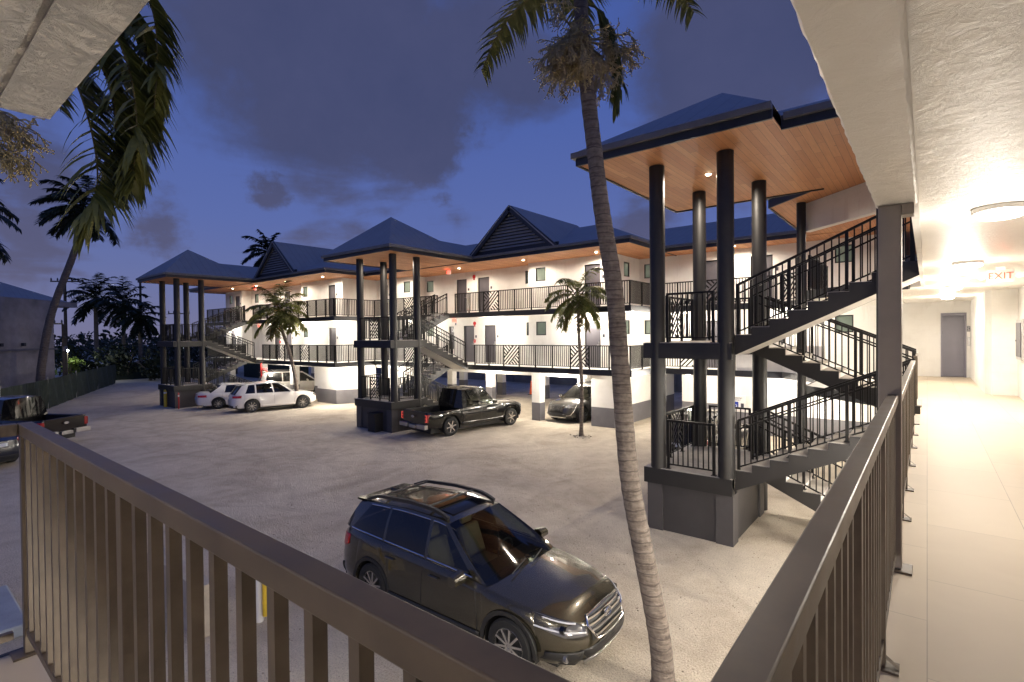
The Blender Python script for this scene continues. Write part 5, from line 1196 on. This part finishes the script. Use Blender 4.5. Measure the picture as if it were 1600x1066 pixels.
def cad_extra(t, bo, pt, endpt, L, Wd):
    for z in (.86, .80, .74, .68, .62):
        m_ = MB(); w_ = .44-.25*abs(z-.78)
        q = [endpt(y, z, .03, 1) for y in np.linspace(-w_, w_, 7)]
        for i in range(6): m_.obb(q[i], q[i+1], .02, .016)
        m_.build('grille_bar', 'chrome', t, local=True)
    for sd in (1, -1):
        m_ = MB(); q = [endpt(sd*y, z, .02, 1) for y, z in ((.86, .92), (.84, .75), (.80, .60), (.70, .42), (.56, .40))]
        for i in range(4): m_.obb(q[i], q[i+1], .02, .02)
        m_.build('light_blade', 'chrome', t, local=True)
P = suv('paint_bronze', rails=(-1.8, .0), extra=cad_extra, patches=[('headlight', 'lamp_clear', [(.52, .90), (.80, .97), (.86, .90), (.84, .78), (.60, .74)], .008, 1, MIR), ('grille', 'plastic_black', [(-.46, .90), (.46, .90), (.36, .58), (-.36, .58)], .012, 1), ('bumper_intake', 'plastic_black', [(-.55, .48), (.55, .48), (.48, .36), (-.48, .36)], .01, 1), ('skid_guard', 'steel', [(-.55, .32), (.55, .32), (.5, .27), (-.5, .27)], .02, 1), ('tail_light', 'red_lens', [(.62, 1.0), (.88, 1.02), (.90, .8), (.64, .82)], .01, -1, MIR)])
hd = Vector((-.10, -.99)); car('parked_car', 'dark bronze crossover with chrome grille backed under the middle wing between two pillars', 'car', (-13.85, 23.35, 0), math.atan2(hd.y, hd.x), P)
P = dict(pick); P.update(tint_all=True, paint='paint_maroon', extra=pickup_extra('paint_maroon'), handle_mat='chrome', mirror=(.8, 1.28), handles=[.28, -.6])
hd = Vector((-.86, -.50)); car('pickup_truck', 'dark pickup truck at the left edge seen from its tailgate, above the handrail corner', 'pickup truck', (-27.95-2.55*.86+.0, 4.9-2.5*.5, 0), math.atan2(hd.y, hd.x), P)
P = suv('paint_navy', sh=[(-2.4, .92), (-2.1, .98), (-1.4, .95), (.5, .90), (1.1, .9), (1.8, .82), (2.4, .68)], roof=[(-1.35, 1.36), (-.7, 1.44), (0, 1.42), (.2, 1.37)], segs=[(1.15, .20, 'p'), (1.0, .12, 'g'), (-.05, -.12, 'p'), (-.12, -.2, 'd'), (-1.0, -.85, 'p'), (-1.75, -1.15, 'p')], deck=-1.6, spoiler=False, Rw=.33)
hd = Vector((-.93, -.36)); car('parked_car', 'dark blue car cut off at the left edge of the view, behind the handrail', 'car', (-24.1-2.4*.93, 2.75-2.4*.36, 0), math.atan2(hd.y, hd.x), P)
P = suv('paint_black'); hd = Vector((.10, .995)); car('parked_car', 'black car mostly hidden behind the nearest stair tower, one red tail light showing', 'car', (-5.95, 18.3, 0), math.atan2(hd.y, hd.x), P)
# ------------------------------------------------------------------ palms
def curve(pts, n):
    pts = [Vector(p) for p in pts]; P = [pts[0]*2-pts[1]]+pts+[pts[-1]*2-pts[-2]]; out = []; m_ = len(pts)-1
    for i in range(n+1):
        u = i/n*m_; k = min(int(u), m_-1); f = u-k; a, b, c, d = P[k:k+4]
        out.append(.5*((2*b)+(c-a)*f+(2*a-5*b+4*c-d)*f*f+(3*b-a-3*c+d)*f**3))
    return out
def frond(leaf, stem, pts, ll, n=36, lw=.03, droop=.6, start=.15, fwd=.55, jit=.25, rng=random, rr=.012, spread=1.0, wind=(0, 0, 0), ssegs=3, toward=None):
    cs = curve(pts, max(8, n//3)); N = len(cs)-1; W_ = Vector(wind)
    stem.tube(cs, [rr*(1-.75*i/N) for i in range(N+1)], 5, cap=False)
    for j in range(n):
        u = start+(1-start)*(j+.5)/n; k = min(int(u*N), N-1); f = u*N-k; p = cs[k].lerp(cs[k+1], f); T = (cs[k+1]-cs[k]).normalized()
        S = T.cross(Vector((0, 0, 1)));  S = S.normalized() if S.length > .05 else Vector((1, 0, 0))
        U = S.cross(T)
        for sd in (-1, 1):
            if rng.random() < .04 or (toward is not None and (S*sd).dot(toward) < -.05 and rng.random() < .85): continue
            L_ = ll*(.45+.55*math.sin(math.pi*min(1, (u-start)/(1-start)*.85+.12)))*rng.uniform(1-jit, 1+jit*.4)
            D = (S*sd*spread+T*(fwd+rng.uniform(-.15, .15))+U*rng.uniform(-.1, .28)).normalized()
            w_ = lw*rng.uniform(.75, 1.15); q = p.copy(); prev = None; dr = droop*rng.uniform(.6, 1.4)
            wd = D.cross(Vector((rng.uniform(-.4, .4), rng.uniform(-.4, .4), 1))).normalized()
            for s_ in range(ssegs+1):
                v = s_/ssegs; hw = w_*(.55+.45*math.sin(math.pi*min(1, v+.25)) if v < 1 else .04)*(1-v**3)
                a, b = q-wd*hw/2, q+wd*hw/2
                if prev: leaf.poly([prev[0], prev[1], b, a])
                prev = (a, b); D = (D+Vector((0, 0, -dr*1.0/ssegs))+W_/ssegs).normalized(); q = q+D*L_/ssegs
def palm(name, label, base, top, mids=(), r0=.16, r1=.11, nf=22, fl=2.4, ll=.6, lw=.04, rings=True, group='palms round the court', seed=1, droop=.7, elev=(70, -35), n=34, leafm='palm_leaf', wind=(0, 0, 0), flower=False, shaft=True, dry=0, bend=.5, azr=(0, 360), skip=None, seg=None):
    rng = random.Random(seed); t = thing(name, label, 'palm tree', base, group)
    cs = curve([base, *mids, top], seg or 60); N = len(cs)-1; tk = MB()
    rad = []
    for i in range(N+1):
        u = i/N; r = r0*(1-u)+r1*u
        if rings: r *= 1+.022*((i % 3)-1)+rng.uniform(-.012, .012)
        if u < .05: r *= 1+.35*(1-u/.05)
        rad.append(r)
    tk.tube(cs, rad, 18); tk.build('trunk', 'palm_trunk', t, smooth=True, angle=60)
    C = Vector(top); ax = (cs[-1]-cs[-3]).normalized()
    if shaft:
        s = MB(); s.tube([C, C+ax*.25, C+ax*.55], [r1*1.12, r1*1.0, r1*.5], 14); s.build('crown_shaft', 'palm_leaf', t, smooth=True)
    leaf, stem, dl = MB(), MB(), MB()
    for k in range(nf):
        u = k/nf; az = 2*math.pi*(k*.381966)+rng.uniform(-.2, .2); el = R(elev[0]+(elev[1]-elev[0])*u+rng.uniform(-7, 7)); L_ = fl*rng.uniform(.85, 1.1)*(1 if u < .85 else .85)
        if skip and skip(az): continue
        h = Vector((math.cos(az), math.sin(az), 0)); p = C+ax*.35*(1-u); pts = [p]; d = h*math.cos(el)+Vector((0, 0, math.sin(el)))
        for i in range(5):
            d = (d+Vector((0, 0, -bend*(.18+.12*i)))+Vector(wind)*.25).normalized(); p = p+d*L_/5; pts.append(p)
        frond(dl if (dry and u > 1-dry) else leaf, stem, pts, ll, n, lw, droop, .14, rng=rng, wind=wind, rr=.010+r1*.12)
    cr = leaf.build('crown', leafm, t, recalc=False); stem.build('frond_stems', 'palm_leaf_dry' if leafm == 'palm_leaf' else leafm, t, recalc=False)
    if dl.f: dl.build('dry_fronds', 'palm_leaf_dry', t, recalc=False)
    if flower:
        fm = MB()
        for c0, dirs, sz in flower:
            for d in dirs:
                twig(fm, Vector(c0), Vector(d).normalized(), sz, 0, rng)
        fm.build('flower_cluster', 'palm_flower', t, recalc=False)
    return t
def twig(mb, p, d, L_, lv, rng):
    q = p; pts = [p]
    for i in range(3):
        d = (d+Vector((rng.uniform(-.35, .35), rng.uniform(-.35, .35), rng.uniform(-.45, .15)))).normalized(); q = q+d*L_/3; pts.append(q)
        if lv < 3:
            for k in range(2 if lv else 3):
                dd = (d+Vector((rng.uniform(-1, 1), rng.uniform(-1, 1), rng.uniform(-.8, .5)))).normalized(); twig(mb, q, dd, L_*.55, lv+1, rng)
    mb.tube(pts, [.020/(lv+1), .018/(lv+1), .015/(lv+1), .008], 3, cap=False)
# leaning palm in the foreground
G0 = 'palms round the court'
tr = [(-2.45, 5.90, -.05), (-2.54, 5.99, .6), (-2.77, 6.03, 1.63), (-2.97, 6.07, 2.55), (-3.10, 6.09, 4.01), (-3.16, 6.07, 4.92), (-3.28, 5.98, 5.92), (-3.36, 5.93, 6.75), (-3.45, 5.88, 7.74)]
t = palm('palm_tree', 'leaning ringed palm before the nearest stair tower, pale flower cluster under its crown', tr[0], (-3.52, 5.87, 8.85), tr[1:], .138, .088, nf=19, fl=2.6, ll=.58, lw=.055, seed=5, droop=1.2, elev=(78, 32), n=52, bend=.66, shaft=True, dry=0, group=G0, seg=150,
     flower=[((-3.47, 5.86, 8.12), [(1, .3, -.2), (1, .8, -.6), (-1, -1, -.6), (-.6, -1, -.1), (.2, -1, -.7), (-1, -.6, -.1), (.4, -1, -.2), (-.4, -1, -.3), (.9, -.7, -.4), (-.9, .2, -.35), (-.2, -.7, .1), (.6, .9, --.1), (1, .9, .1)], .46)])
# one old frond hanging beside the trunk
lf, st = MB(), MB(); rng = random.Random(9)
frond(lf, st, [(-3.45, 5.90, 8.6), (-3.30, 6.02, 8.5), (-3.18, 6.12, 8.15), (-3.13, 6.16, 7.7), (-3.15, 6.14, 7.25)], .46, 60, .06, 2.6, .2, rng=rng, rr=.014)
lf.build('hanging_frond', 'palm_leaf', t, recalc=False); st.build('frond_stems', 'palm_leaf_dry', t, recalc=False)
# soil patch and small court palms
palm('palm_tree', 'small palm with a thin straight trunk in front of the middle wing', (-11.41, 18.86, 0), (-11.55, 18.9, 5.72), [(-11.38, 18.88, 2.2), (-11.5, 18.9, 4.2)], .085, .06, nf=22, fl=1.7, ll=.55, lw=.065, seed=11, droop=.9, elev=(62, -60), n=40, bend=.8, dry=.2, group=G0)
palm('palm_tree', 'thin palm with a strongly bent trunk beside the white crossover', (-30.13, 16.41, 0), (-31.0, 15.9, 5.75), [(-30.0, 16.4, 1.4), (-30.3, 16.2, 3.2), (-30.85, 15.95, 4.9)], .12, .085, nf=24, fl=2.1, ll=.7, lw=.10, seed=12, droop=.8, elev=(75, -50), n=34, bend=.6, dry=.1, group=G0)
m_ = MB(); rng = random.Random(2)
for i in range(90):
    a = rng.uniform(0, 6.28); d = abs(rng.gauss(0, .22)); x, y, s_ = -11.41+d*math.cos(a), 18.86+d*math.sin(a), rng.uniform(.015, .045); m_.lathe((x, y, -.01), [(s_, 0), (s_*.8, s_), (s_*.2, s_*1.3)], 5)
o = m_.build('loose_soil', 'block_beige', smooth=False); tag(recenter(o), 'ring of small stones and loose soil at the foot of the small court palm', 'stones', kind='stuff')
# loose pebbles over the near gravel
m_ = MB(); rng = random.Random(4)
for i in range(5200):
    x, y = rng.uniform(-13, -.6), rng.uniform(2.0, 14.0)
    if rng.random() < .0: continue
    s_ = .004+.010*rng.random()**3; m_.lathe((x, y, -.004), [(s_*1.2, 0), (s_, s_*.7), (s_*.3, s_)], 5)
o = m_.build('pebbles', 'pebble_stone', smooth=False); tag(recenter(o), 'small pebbles and twigs scattered over the near gravel', 'pebbles', kind='stuff')
# near palm at the upper left: long fronds hanging down beside the canopy corner
def wp(px, py, d):
    v = fw+(px-800)/810.05*rt2-(py-533)/810.05*up2; return Vector((0, 0, EYE))+v*d
t = thing('palm_tree', 'close palm with long drooping fronds hanging below the white canopy corner at the upper left', 'palm tree', (-5.6, .2, 0), G0)
tk = MB(); cs = curve([(-5.6, .2, -.05), (-5.5, .25, 3), (-5.35, .3, 5.6), (-5.25, .45, 7.4)], 60); tk.tube(cs, [.15-.0008*i for i in range(61)], 16)
tk.build('trunk', 'palm_trunk', t, smooth=True)
lf, st = MB(), MB(); rng = random.Random(21)
K = dict(rng=rng, rr=.011, ssegs=4, toward=rt2)
for pts, ll, n, dr, sp in [
    ([(60, 40, 4.2), (110, 110, 3.9), (142, 200, 3.7), (152, 290, 3.6), (128, 365, 3.55)], .46, 46, 1.0, 1.0),
    ([(80, -60, 4.2), (150, 10, 3.9), (196, 90, 3.75), (214, 190, 3.7), (206, 290, 3.7)], .44, 50, 1.3, 1.0),
    ([(100, -120, 4.3), (180, -60, 4.0), (232, 0, 3.9), (246, 80, 3.8), (240, 180, 3.8)], .34, 44, 1.2, .9),
    ([(70, 0, 4.3), (140, 60, 4.1), (172, 140, 4.0), (182, 230, 3.95), (178, 310, 3.9)], .42, 44, 1.2, 1.0),
    ([(90, -90, 4.5), (160, -30, 4.3), (205, 40, 4.2), (222, 110, 4.1), (218, 200, 4.05)], .44, 44, 1.2, 1.0),
    ([(90, 30, 4.1), (150, 90, 3.95), (178, 160, 3.9), (180, 230, 3.85), (165, 300, 3.8)], .38, 44, 1.5, .9),
    ([(120, -60, 4.2), (185, -10, 4.1), (222, 50, 4.0), (232, 120, 3.95), (226, 190, 3.9)], .34, 42, 1.5, .9),
    ([(100, 0, 4.6), (150, 50, 4.5), (190, 120, 4.4), (212, 200, 4.3), (214, 270, 4.3)], .40, 46, 1.4, .9),
    ([(40, 60, 4.4), (70, 110, 4.2), (88, 140, 4.1), (95, 175, 4.05)], .22, 12, .9, .8)]:
    frond(lf, st, [wp(*p_) for p_ in pts], ll, int(n*3.4), .046, dr*1.15, .10, **K)
for pts in ([(-160, 250, 4.2), (-90, 215, 4.2), (-40, 215, 4.2), (5, 235, 4.2)],):
    pass
lf.build('crown', 'palm_leaf', t, recalc=False); st.build('frond_stems', 'palm_leaf_dry', t, recalc=False)
fm = MB(); rng = random.Random(3)
for px, py in ((-22, 165), (-20, 185), (-26, 210), (-20, 225)):
    for k in range(3): twig(fm, wp(px, py, 3.9), Vector(rt2)*.9+Vector((0, 0, rng.uniform(-.4, .3)))+Vector(fw)*rng.uniform(-.5, .5), .24, 1, rng)
fm.build('flower_cluster', 'palm_flower', t, recalc=False)
# tall coconut palms
WIND = (-.50, -.32, 0)
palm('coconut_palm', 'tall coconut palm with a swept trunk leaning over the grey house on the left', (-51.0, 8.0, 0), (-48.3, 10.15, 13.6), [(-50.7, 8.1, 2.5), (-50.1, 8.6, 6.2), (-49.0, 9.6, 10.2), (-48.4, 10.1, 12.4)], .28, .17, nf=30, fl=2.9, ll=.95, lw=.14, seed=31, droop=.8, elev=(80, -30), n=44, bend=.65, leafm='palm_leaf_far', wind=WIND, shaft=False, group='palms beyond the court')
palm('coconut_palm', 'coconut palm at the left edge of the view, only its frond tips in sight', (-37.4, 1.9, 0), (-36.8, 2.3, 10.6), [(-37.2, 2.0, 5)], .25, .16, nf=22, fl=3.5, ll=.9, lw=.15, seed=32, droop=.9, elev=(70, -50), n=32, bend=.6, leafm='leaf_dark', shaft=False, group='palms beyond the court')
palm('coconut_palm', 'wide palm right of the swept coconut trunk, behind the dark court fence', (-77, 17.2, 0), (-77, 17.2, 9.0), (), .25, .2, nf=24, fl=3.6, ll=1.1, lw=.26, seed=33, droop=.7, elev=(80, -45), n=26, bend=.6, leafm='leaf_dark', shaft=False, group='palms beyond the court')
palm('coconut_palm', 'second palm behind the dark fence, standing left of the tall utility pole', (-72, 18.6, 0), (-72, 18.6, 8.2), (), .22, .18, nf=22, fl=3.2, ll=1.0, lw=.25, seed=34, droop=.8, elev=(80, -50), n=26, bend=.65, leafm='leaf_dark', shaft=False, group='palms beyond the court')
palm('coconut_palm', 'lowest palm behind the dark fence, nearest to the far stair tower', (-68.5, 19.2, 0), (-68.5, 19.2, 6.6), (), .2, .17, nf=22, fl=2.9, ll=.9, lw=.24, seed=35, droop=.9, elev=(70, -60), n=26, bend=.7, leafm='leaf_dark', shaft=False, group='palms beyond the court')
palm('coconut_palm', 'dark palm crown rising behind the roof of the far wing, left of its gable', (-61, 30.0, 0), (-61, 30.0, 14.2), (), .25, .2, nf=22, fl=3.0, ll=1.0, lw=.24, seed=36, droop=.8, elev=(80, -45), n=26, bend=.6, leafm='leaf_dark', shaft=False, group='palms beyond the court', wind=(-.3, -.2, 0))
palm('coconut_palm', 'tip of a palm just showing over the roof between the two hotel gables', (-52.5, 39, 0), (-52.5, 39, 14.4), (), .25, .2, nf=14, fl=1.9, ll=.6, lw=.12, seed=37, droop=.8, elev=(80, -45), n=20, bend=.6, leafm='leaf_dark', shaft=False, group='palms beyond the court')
# broadleaf bushes and trees along the far fence
def bush(label, x, y, w_, h, m1='leaf_dark', n=900, seed=0, trunk=True, name='tree', lump=6, ls=.16, z0=0.3, cat='tree'):
    rng = random.Random(seed); t = thing(name, label, cat, (x, y, 0), 'trees and bushes beyond the court')
    tk = MB(); tk.tube(curve([(x, y, -.05), (x+.1, y, h*.3), (x+rng.uniform(-.3, .3), y, h*.65)], 8), [.16, .15, .14, .13, .12, .1, .08, .06, .04], 8)
    for k in range(5): a = k*1.3; tk.tube([(x+.05, y, h*.3), (x+w_*.2*math.cos(a), y+w_*.2*math.sin(a), h*.5), (x+w_*.35*math.cos(a), y+w_*.35*math.sin(a), h*.7)], [.07, .05, .02], 6)
    tk.build('trunk', 'palm_trunk', t)
    lm = MB(); cl = [(x+rng.gauss(0, .24)*w_, y+rng.gauss(0, .2)*w_, rng.uniform(z0+h*.15, h*.82), rng.uniform(.16, .30)*w_) for _ in range(lump)]
    for i in range(n):
        c = rng.choice(cl); v = Vector((rng.gauss(0, 1), rng.gauss(0, 1), rng.gauss(0, 1))).normalized()*c[3]*rng.uniform(.55, 1.08); p = Vector(c[:3])+Vector((v.x, v.y, v.z*.8))
        if p.z < .05: continue
        a = Vector((rng.gauss(0, 1), rng.gauss(0, 1), rng.gauss(0, 1))).normalized(); b = a.orthogonal().normalized(); s_ = ls*rng.uniform(.6, 1.4)
        lm.poly([p-a*s_, p-b*s_*.45, p+a*s_, p+b*s_*.45])
    lm.build('crown', m1, t, recalc=False); return t
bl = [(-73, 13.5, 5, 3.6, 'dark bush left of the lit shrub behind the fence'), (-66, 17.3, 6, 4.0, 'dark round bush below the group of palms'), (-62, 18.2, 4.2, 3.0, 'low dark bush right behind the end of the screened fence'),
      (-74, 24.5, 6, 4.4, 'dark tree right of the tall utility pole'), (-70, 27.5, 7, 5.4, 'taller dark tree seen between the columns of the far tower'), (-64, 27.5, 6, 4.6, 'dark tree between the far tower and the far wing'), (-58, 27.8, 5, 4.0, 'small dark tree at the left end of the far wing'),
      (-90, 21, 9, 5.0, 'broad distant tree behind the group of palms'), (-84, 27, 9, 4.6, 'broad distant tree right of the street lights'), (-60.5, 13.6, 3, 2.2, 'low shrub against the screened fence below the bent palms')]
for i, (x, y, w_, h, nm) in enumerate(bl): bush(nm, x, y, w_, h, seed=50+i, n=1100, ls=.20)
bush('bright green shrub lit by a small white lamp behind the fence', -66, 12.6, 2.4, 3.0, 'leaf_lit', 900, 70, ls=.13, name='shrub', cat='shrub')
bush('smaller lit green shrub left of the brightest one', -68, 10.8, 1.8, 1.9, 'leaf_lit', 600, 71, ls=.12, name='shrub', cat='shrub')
t = thing('garden_lamp', 'small white garden lamp shining on the green shrub behind the fence', 'lamp', (-65.2, 12.3, 0)); m_ = MB(); m_.tube([(-65.2, 12.3, 0), (-65.2, 12.3, 3.1)], .03, 6); m_.build('pole', 'wood_pole', t); m_ = MB(); m_.lathe((-65.2, 12.3, 3.1), [(.05, 0), (.13, .1), (.05, .2)], 10); m_.build('globe', 'led_white', t)
lamp('lamp_light', (-64.9, 12.1, 3.3), 110, (.95, 1, .8), .1, parent=t)
# ------------------------------------------------------------------ things beyond the court
def pole(label, x, y, h, arms, lampd=None):
    t = thing('utility_pole', label, 'utility pole', (x, y, 0), 'utility poles'); m_ = MB(); m_.tube([(x, y, 0), (x, y, h)], [.20, .13], 10); m_.build('pole', 'wood_pole', t, smooth=True)
    for z in arms:
        m_ = MB(); m_.obb((x-.9, y-1.1, z), (x+.9, y+1.1, z), .12, .14); a = m_.build('crossarm', 'wood_pole', t)
        for k in (-.95, -.5, .5, .95): m_ = MB(); m_.lathe((x+.9*k, y+1.1*k, z+.07), [(.05, 0), (.09, .12), (.07, .24), (.03, .34)], 8); m_.build('insulator', 'sign_dark', a)
    if lampd:
        m_ = MB(); m_.tube([(x, y, h-1.2), (x-1.0, y-1.2, h-.3), (x-2.0, y-2.4, h-.5)], .05, 6); m_.build('lamp_arm', 'steel', t); m_ = MB(); m_.obb((x-1.9, y-2.3, h-.52), (x-2.4, y-2.9, h-.56), .25, .12); m_.build('lamp_head', 'steel', t)
    return t
pole('utility pole with a crossarm behind the swept coconut trunk', -78, 14.6, 11.9, (11.0,)); pole('tall utility pole with a street-light arm left of the far tower roof', -83, 23.4, 12.2, (), True); pole('thin distant pole seen between the far tower columns', -86, 29, 9.0, (7.9,))
pole('short dark pole with a crossarm beside the grey house', -70, 11.6, 6.8, (5.9,))
def wire(a, b, sag, label):
    a, b = Vector(a), Vector(b); m_ = MB(); m_.tube([a.lerp(b, u)+Vector((0, 0, -sag*4*u*(1-u))) for u in np.linspace(0, 1, 14)], .022, 4); tag(recenter(m_.build('overhead_wire', 'far_dark')), label, 'wire', 'overhead wires')
wire((-78, 14.6, 11.2), (-83, 23.4, 11.4), .8, 'overhead wire between the two tall utility poles'); wire((-83, 23.4, 8.0), (-86, 29, 8.0), .3, 'overhead wire running behind the far tower columns'); wire((-83, 23.4, 6.2), (-70, 60, 6.4), .6, 'low overhead wire leaving to the right behind the far tower')
# grey house
H = thing('grey_house', 'unlit grey two-storey house with a blue hipped roof at the left edge', 'building', (-55, 4, 0))
m_ = MB(); m_.poly([(-55.2, 9.6, 0), (-55.2, 9.6, 7.3), (-47.0, 1.0, 7.3), (-47.0, 1.0, 0)]); m_.poly([(-55.2, 9.6, 0), (-55.2, 9.6, 7.3), (-66, 2, 7.3), (-66, 2, 0)]); m_.poly([(-47, 1, 0), (-47, 1, 7.3), (-58, -8, 7.3), (-58, -8, 0)]); m_.build('wall', 'old_stucco', H)
m_ = MB(); m_.obb((-55.3, 9.75, 3.55), (-46.9, .95, 3.55), .16, .14); m_.build('floor_band', 'grey_band', H)
m_ = MB(); A_, B_ = Vector((-57.0, 11.4, 7.3)), Vector((-45.6, -.6, 7.3)); n_ = Vector((-.73, -.69, 0)); C_, D_ = A_+n_*14, B_+n_*14; e1, e2 = (A_.lerp(B_, .38)+n_*7)+Vector((0, 0, 3.3)), (A_.lerp(B_, .75)+n_*7)+Vector((0, 0, 3.3))
for pl in ([A_, B_, e2, e1], [C_, D_, e2, e1], [A_, C_, e1], [B_, D_, e2]): m_.poly(pl)
m_.poly([A_, B_, D_, C_]); m_.build('roof', 'metal_roof', H)
m_ = MB(); m_.obb(A_+Vector((.02, .02, -.08)), B_+Vector((.02, .02, -.08)), .1, .42); m_.obb(A_+Vector((-.1, 0, -.08)), C_+Vector((0, 0, -.08)), .1, .42); m_.build('fascia', 'old_stucco', H)
for u in (.10, .26, .42, .58):
    p_ = Vector((-55.2, 9.6, 3.95)).lerp(Vector((-47, 1, 3.95)), u); m_ = MB(); m_.obb(p_+Vector((.10, .10, -.12)), p_+Vector((.10, .10, .12)), .22, .18, (1, 1, 0)); m_.build('vent', 'far_dark', H)
p0_ = Vector((-55.2, 9.6, 2.0)).lerp(Vector((-47, 1, 2.0)), .80); m_ = MB(); d_ = Vector((8.2, -8.6, 0)).normalized(); m_.obb(p0_+Vector((.05, .05, -1.9)), p0_+Vector((.05, .05, .6)), 1.0, .08, (1, 1, 0)); m_.build('door', 'far_dark', H)
# balcony frame at the end of the house
t = thing('timber_balcony', 'dark open balcony frame with pale handrail at the far end of the grey house', 'balcony', (-60, 10.5, 0))
for x, y in ((-57.6, 10.6), (-61.2, 11.4), (-64.2, 12.0)): m_ = MB(); m_.obb((x, y, 0), (x, y, 5.6), .16, .16, (0, 1, 0)); m_.build('post', 'wood_pole', t)
for z, mm in ((3.5, 'old_stucco'), (4.5, 'wood_pole'), (1.0, 'wood_pole')): m_ = MB(); m_.obb((-57, 10.5, z), (-64.4, 12.1, z), .12, .36 if z == 3.5 else .10); m_.build('rail', mm, t)
# screened fence
t = thing('screened_fence', 'dark green screened fence running from the left edge to the back of the court', 'fence', (-50, 10, 0))
fp_ = [(-36.5, 4.2), (-42.3, 7.0), (-48.5, 9.6), (-54.5, 12.2), (-60.5, 14.9)]
for i in range(4):
    a, b = Vector((*fp_[i], 0)), Vector((*fp_[i+1], 0)); m_ = MB(); rows = []
    for z in np.linspace(.05, 1.85, 5): rows.append([a.lerp(b, u)+Vector((.05*math.sin(u*19+z), .05*math.cos(u*23+z*2), z)) for u in np.linspace(0, 1, 24)])
    m_.grid(rows); m_.build('screen', 'fence_screen', t, solid=.02)
    m_ = MB(); m_.tube([a, a+Vector((0, 0, 2.0))], .04, 8); m_.build('post', 'steel', t)
m_ = MB(); m_.box(-66, -58.5, 21.9, 22.1, 0, 1.75); m_.box(-66, -65.8, 15, 22, 0, 1.75); m_.box(-58.4, -45.5, 25.9, 26.1, 0, 1.75); tag(recenter(m_.build('back_fence', 'fence_screen')), 'near-black fence closing the court behind the far stair tower', 'fence')
# street lights and string lights far away
def glow(x, y, z, r, m1, label, power=0, col=(1, 1, 1)):
    t = thing('street_light', label, 'light', (x, y, 0), 'distant lights beyond the fence'); m_ = MB(); m_.tube([(x, y, 0), (x, y, z)], .05, 6); m_.build('pole', 'far_dark', t); m_ = MB(); m_.lathe((x, y, z), [(r*.3, 0), (r, r*.7), (r*.3, r*1.4)], 10); m_.build('bulb', m1, t)
    if power: lamp('lamp_light', (x+.3, y-.3, z+r), power, col, .1, parent=t)
glow(-104, 26.5, 2.6, .30, 'led_white', 'distant white light left of the far stair tower', 300, (.8, .9, 1)); glow(-100, 26.6, 2.1, .22, 'bulb_violet', 'distant violet bulb left of the far stair tower'); glow(-98, 33.5, 2.4, .22, 'led_white', 'distant white light between the far tower columns'); glow(-95, 35.5, 2.2, .24, 'bulb_violet', 'distant violet bulb beside the far tower column'); glow(-90, 38.5, 2.4, .20, 'led_white', 'distant white light right of the far tower column')
# parked van far off
P = suv('paint_silver', L=5.1, W=1.98); car('parked_car', 'distant pale vehicle beyond the back fence between the far tower columns', 'car', (-82, 27.6, 0), R(100), P, group='vehicles parked in the court')
# tree line on the horizon
m_ = MB(); rng = random.Random(77)
for i in range(9000):
    x = rng.uniform(-190, 40); y = rng.uniform(62, 74)+max(0, (-x-80))*.0; 
    if x < -120: y = rng.uniform(10, 74)
    h = 4.2+1.3*math.sin(x*.13)+.9*math.sin(x*.41+1); z = rng.uniform(.2, h); s_ = rng.uniform(.35, .9); a = Vector((rng.gauss(0, 1), rng.gauss(0, 1), rng.gauss(0, 1))).normalized(); b = a.orthogonal().normalized(); p_ = Vector((x, y, z)); m_.poly([p_-a*s_, p_-b*s_*.6, p_+a*s_, p_+b*s_*.6])
struct(m_.build('tree_line', 'leaf_dark', recalc=False), 'dark mass of distant trees along the horizon', 'trees', 'stuff')
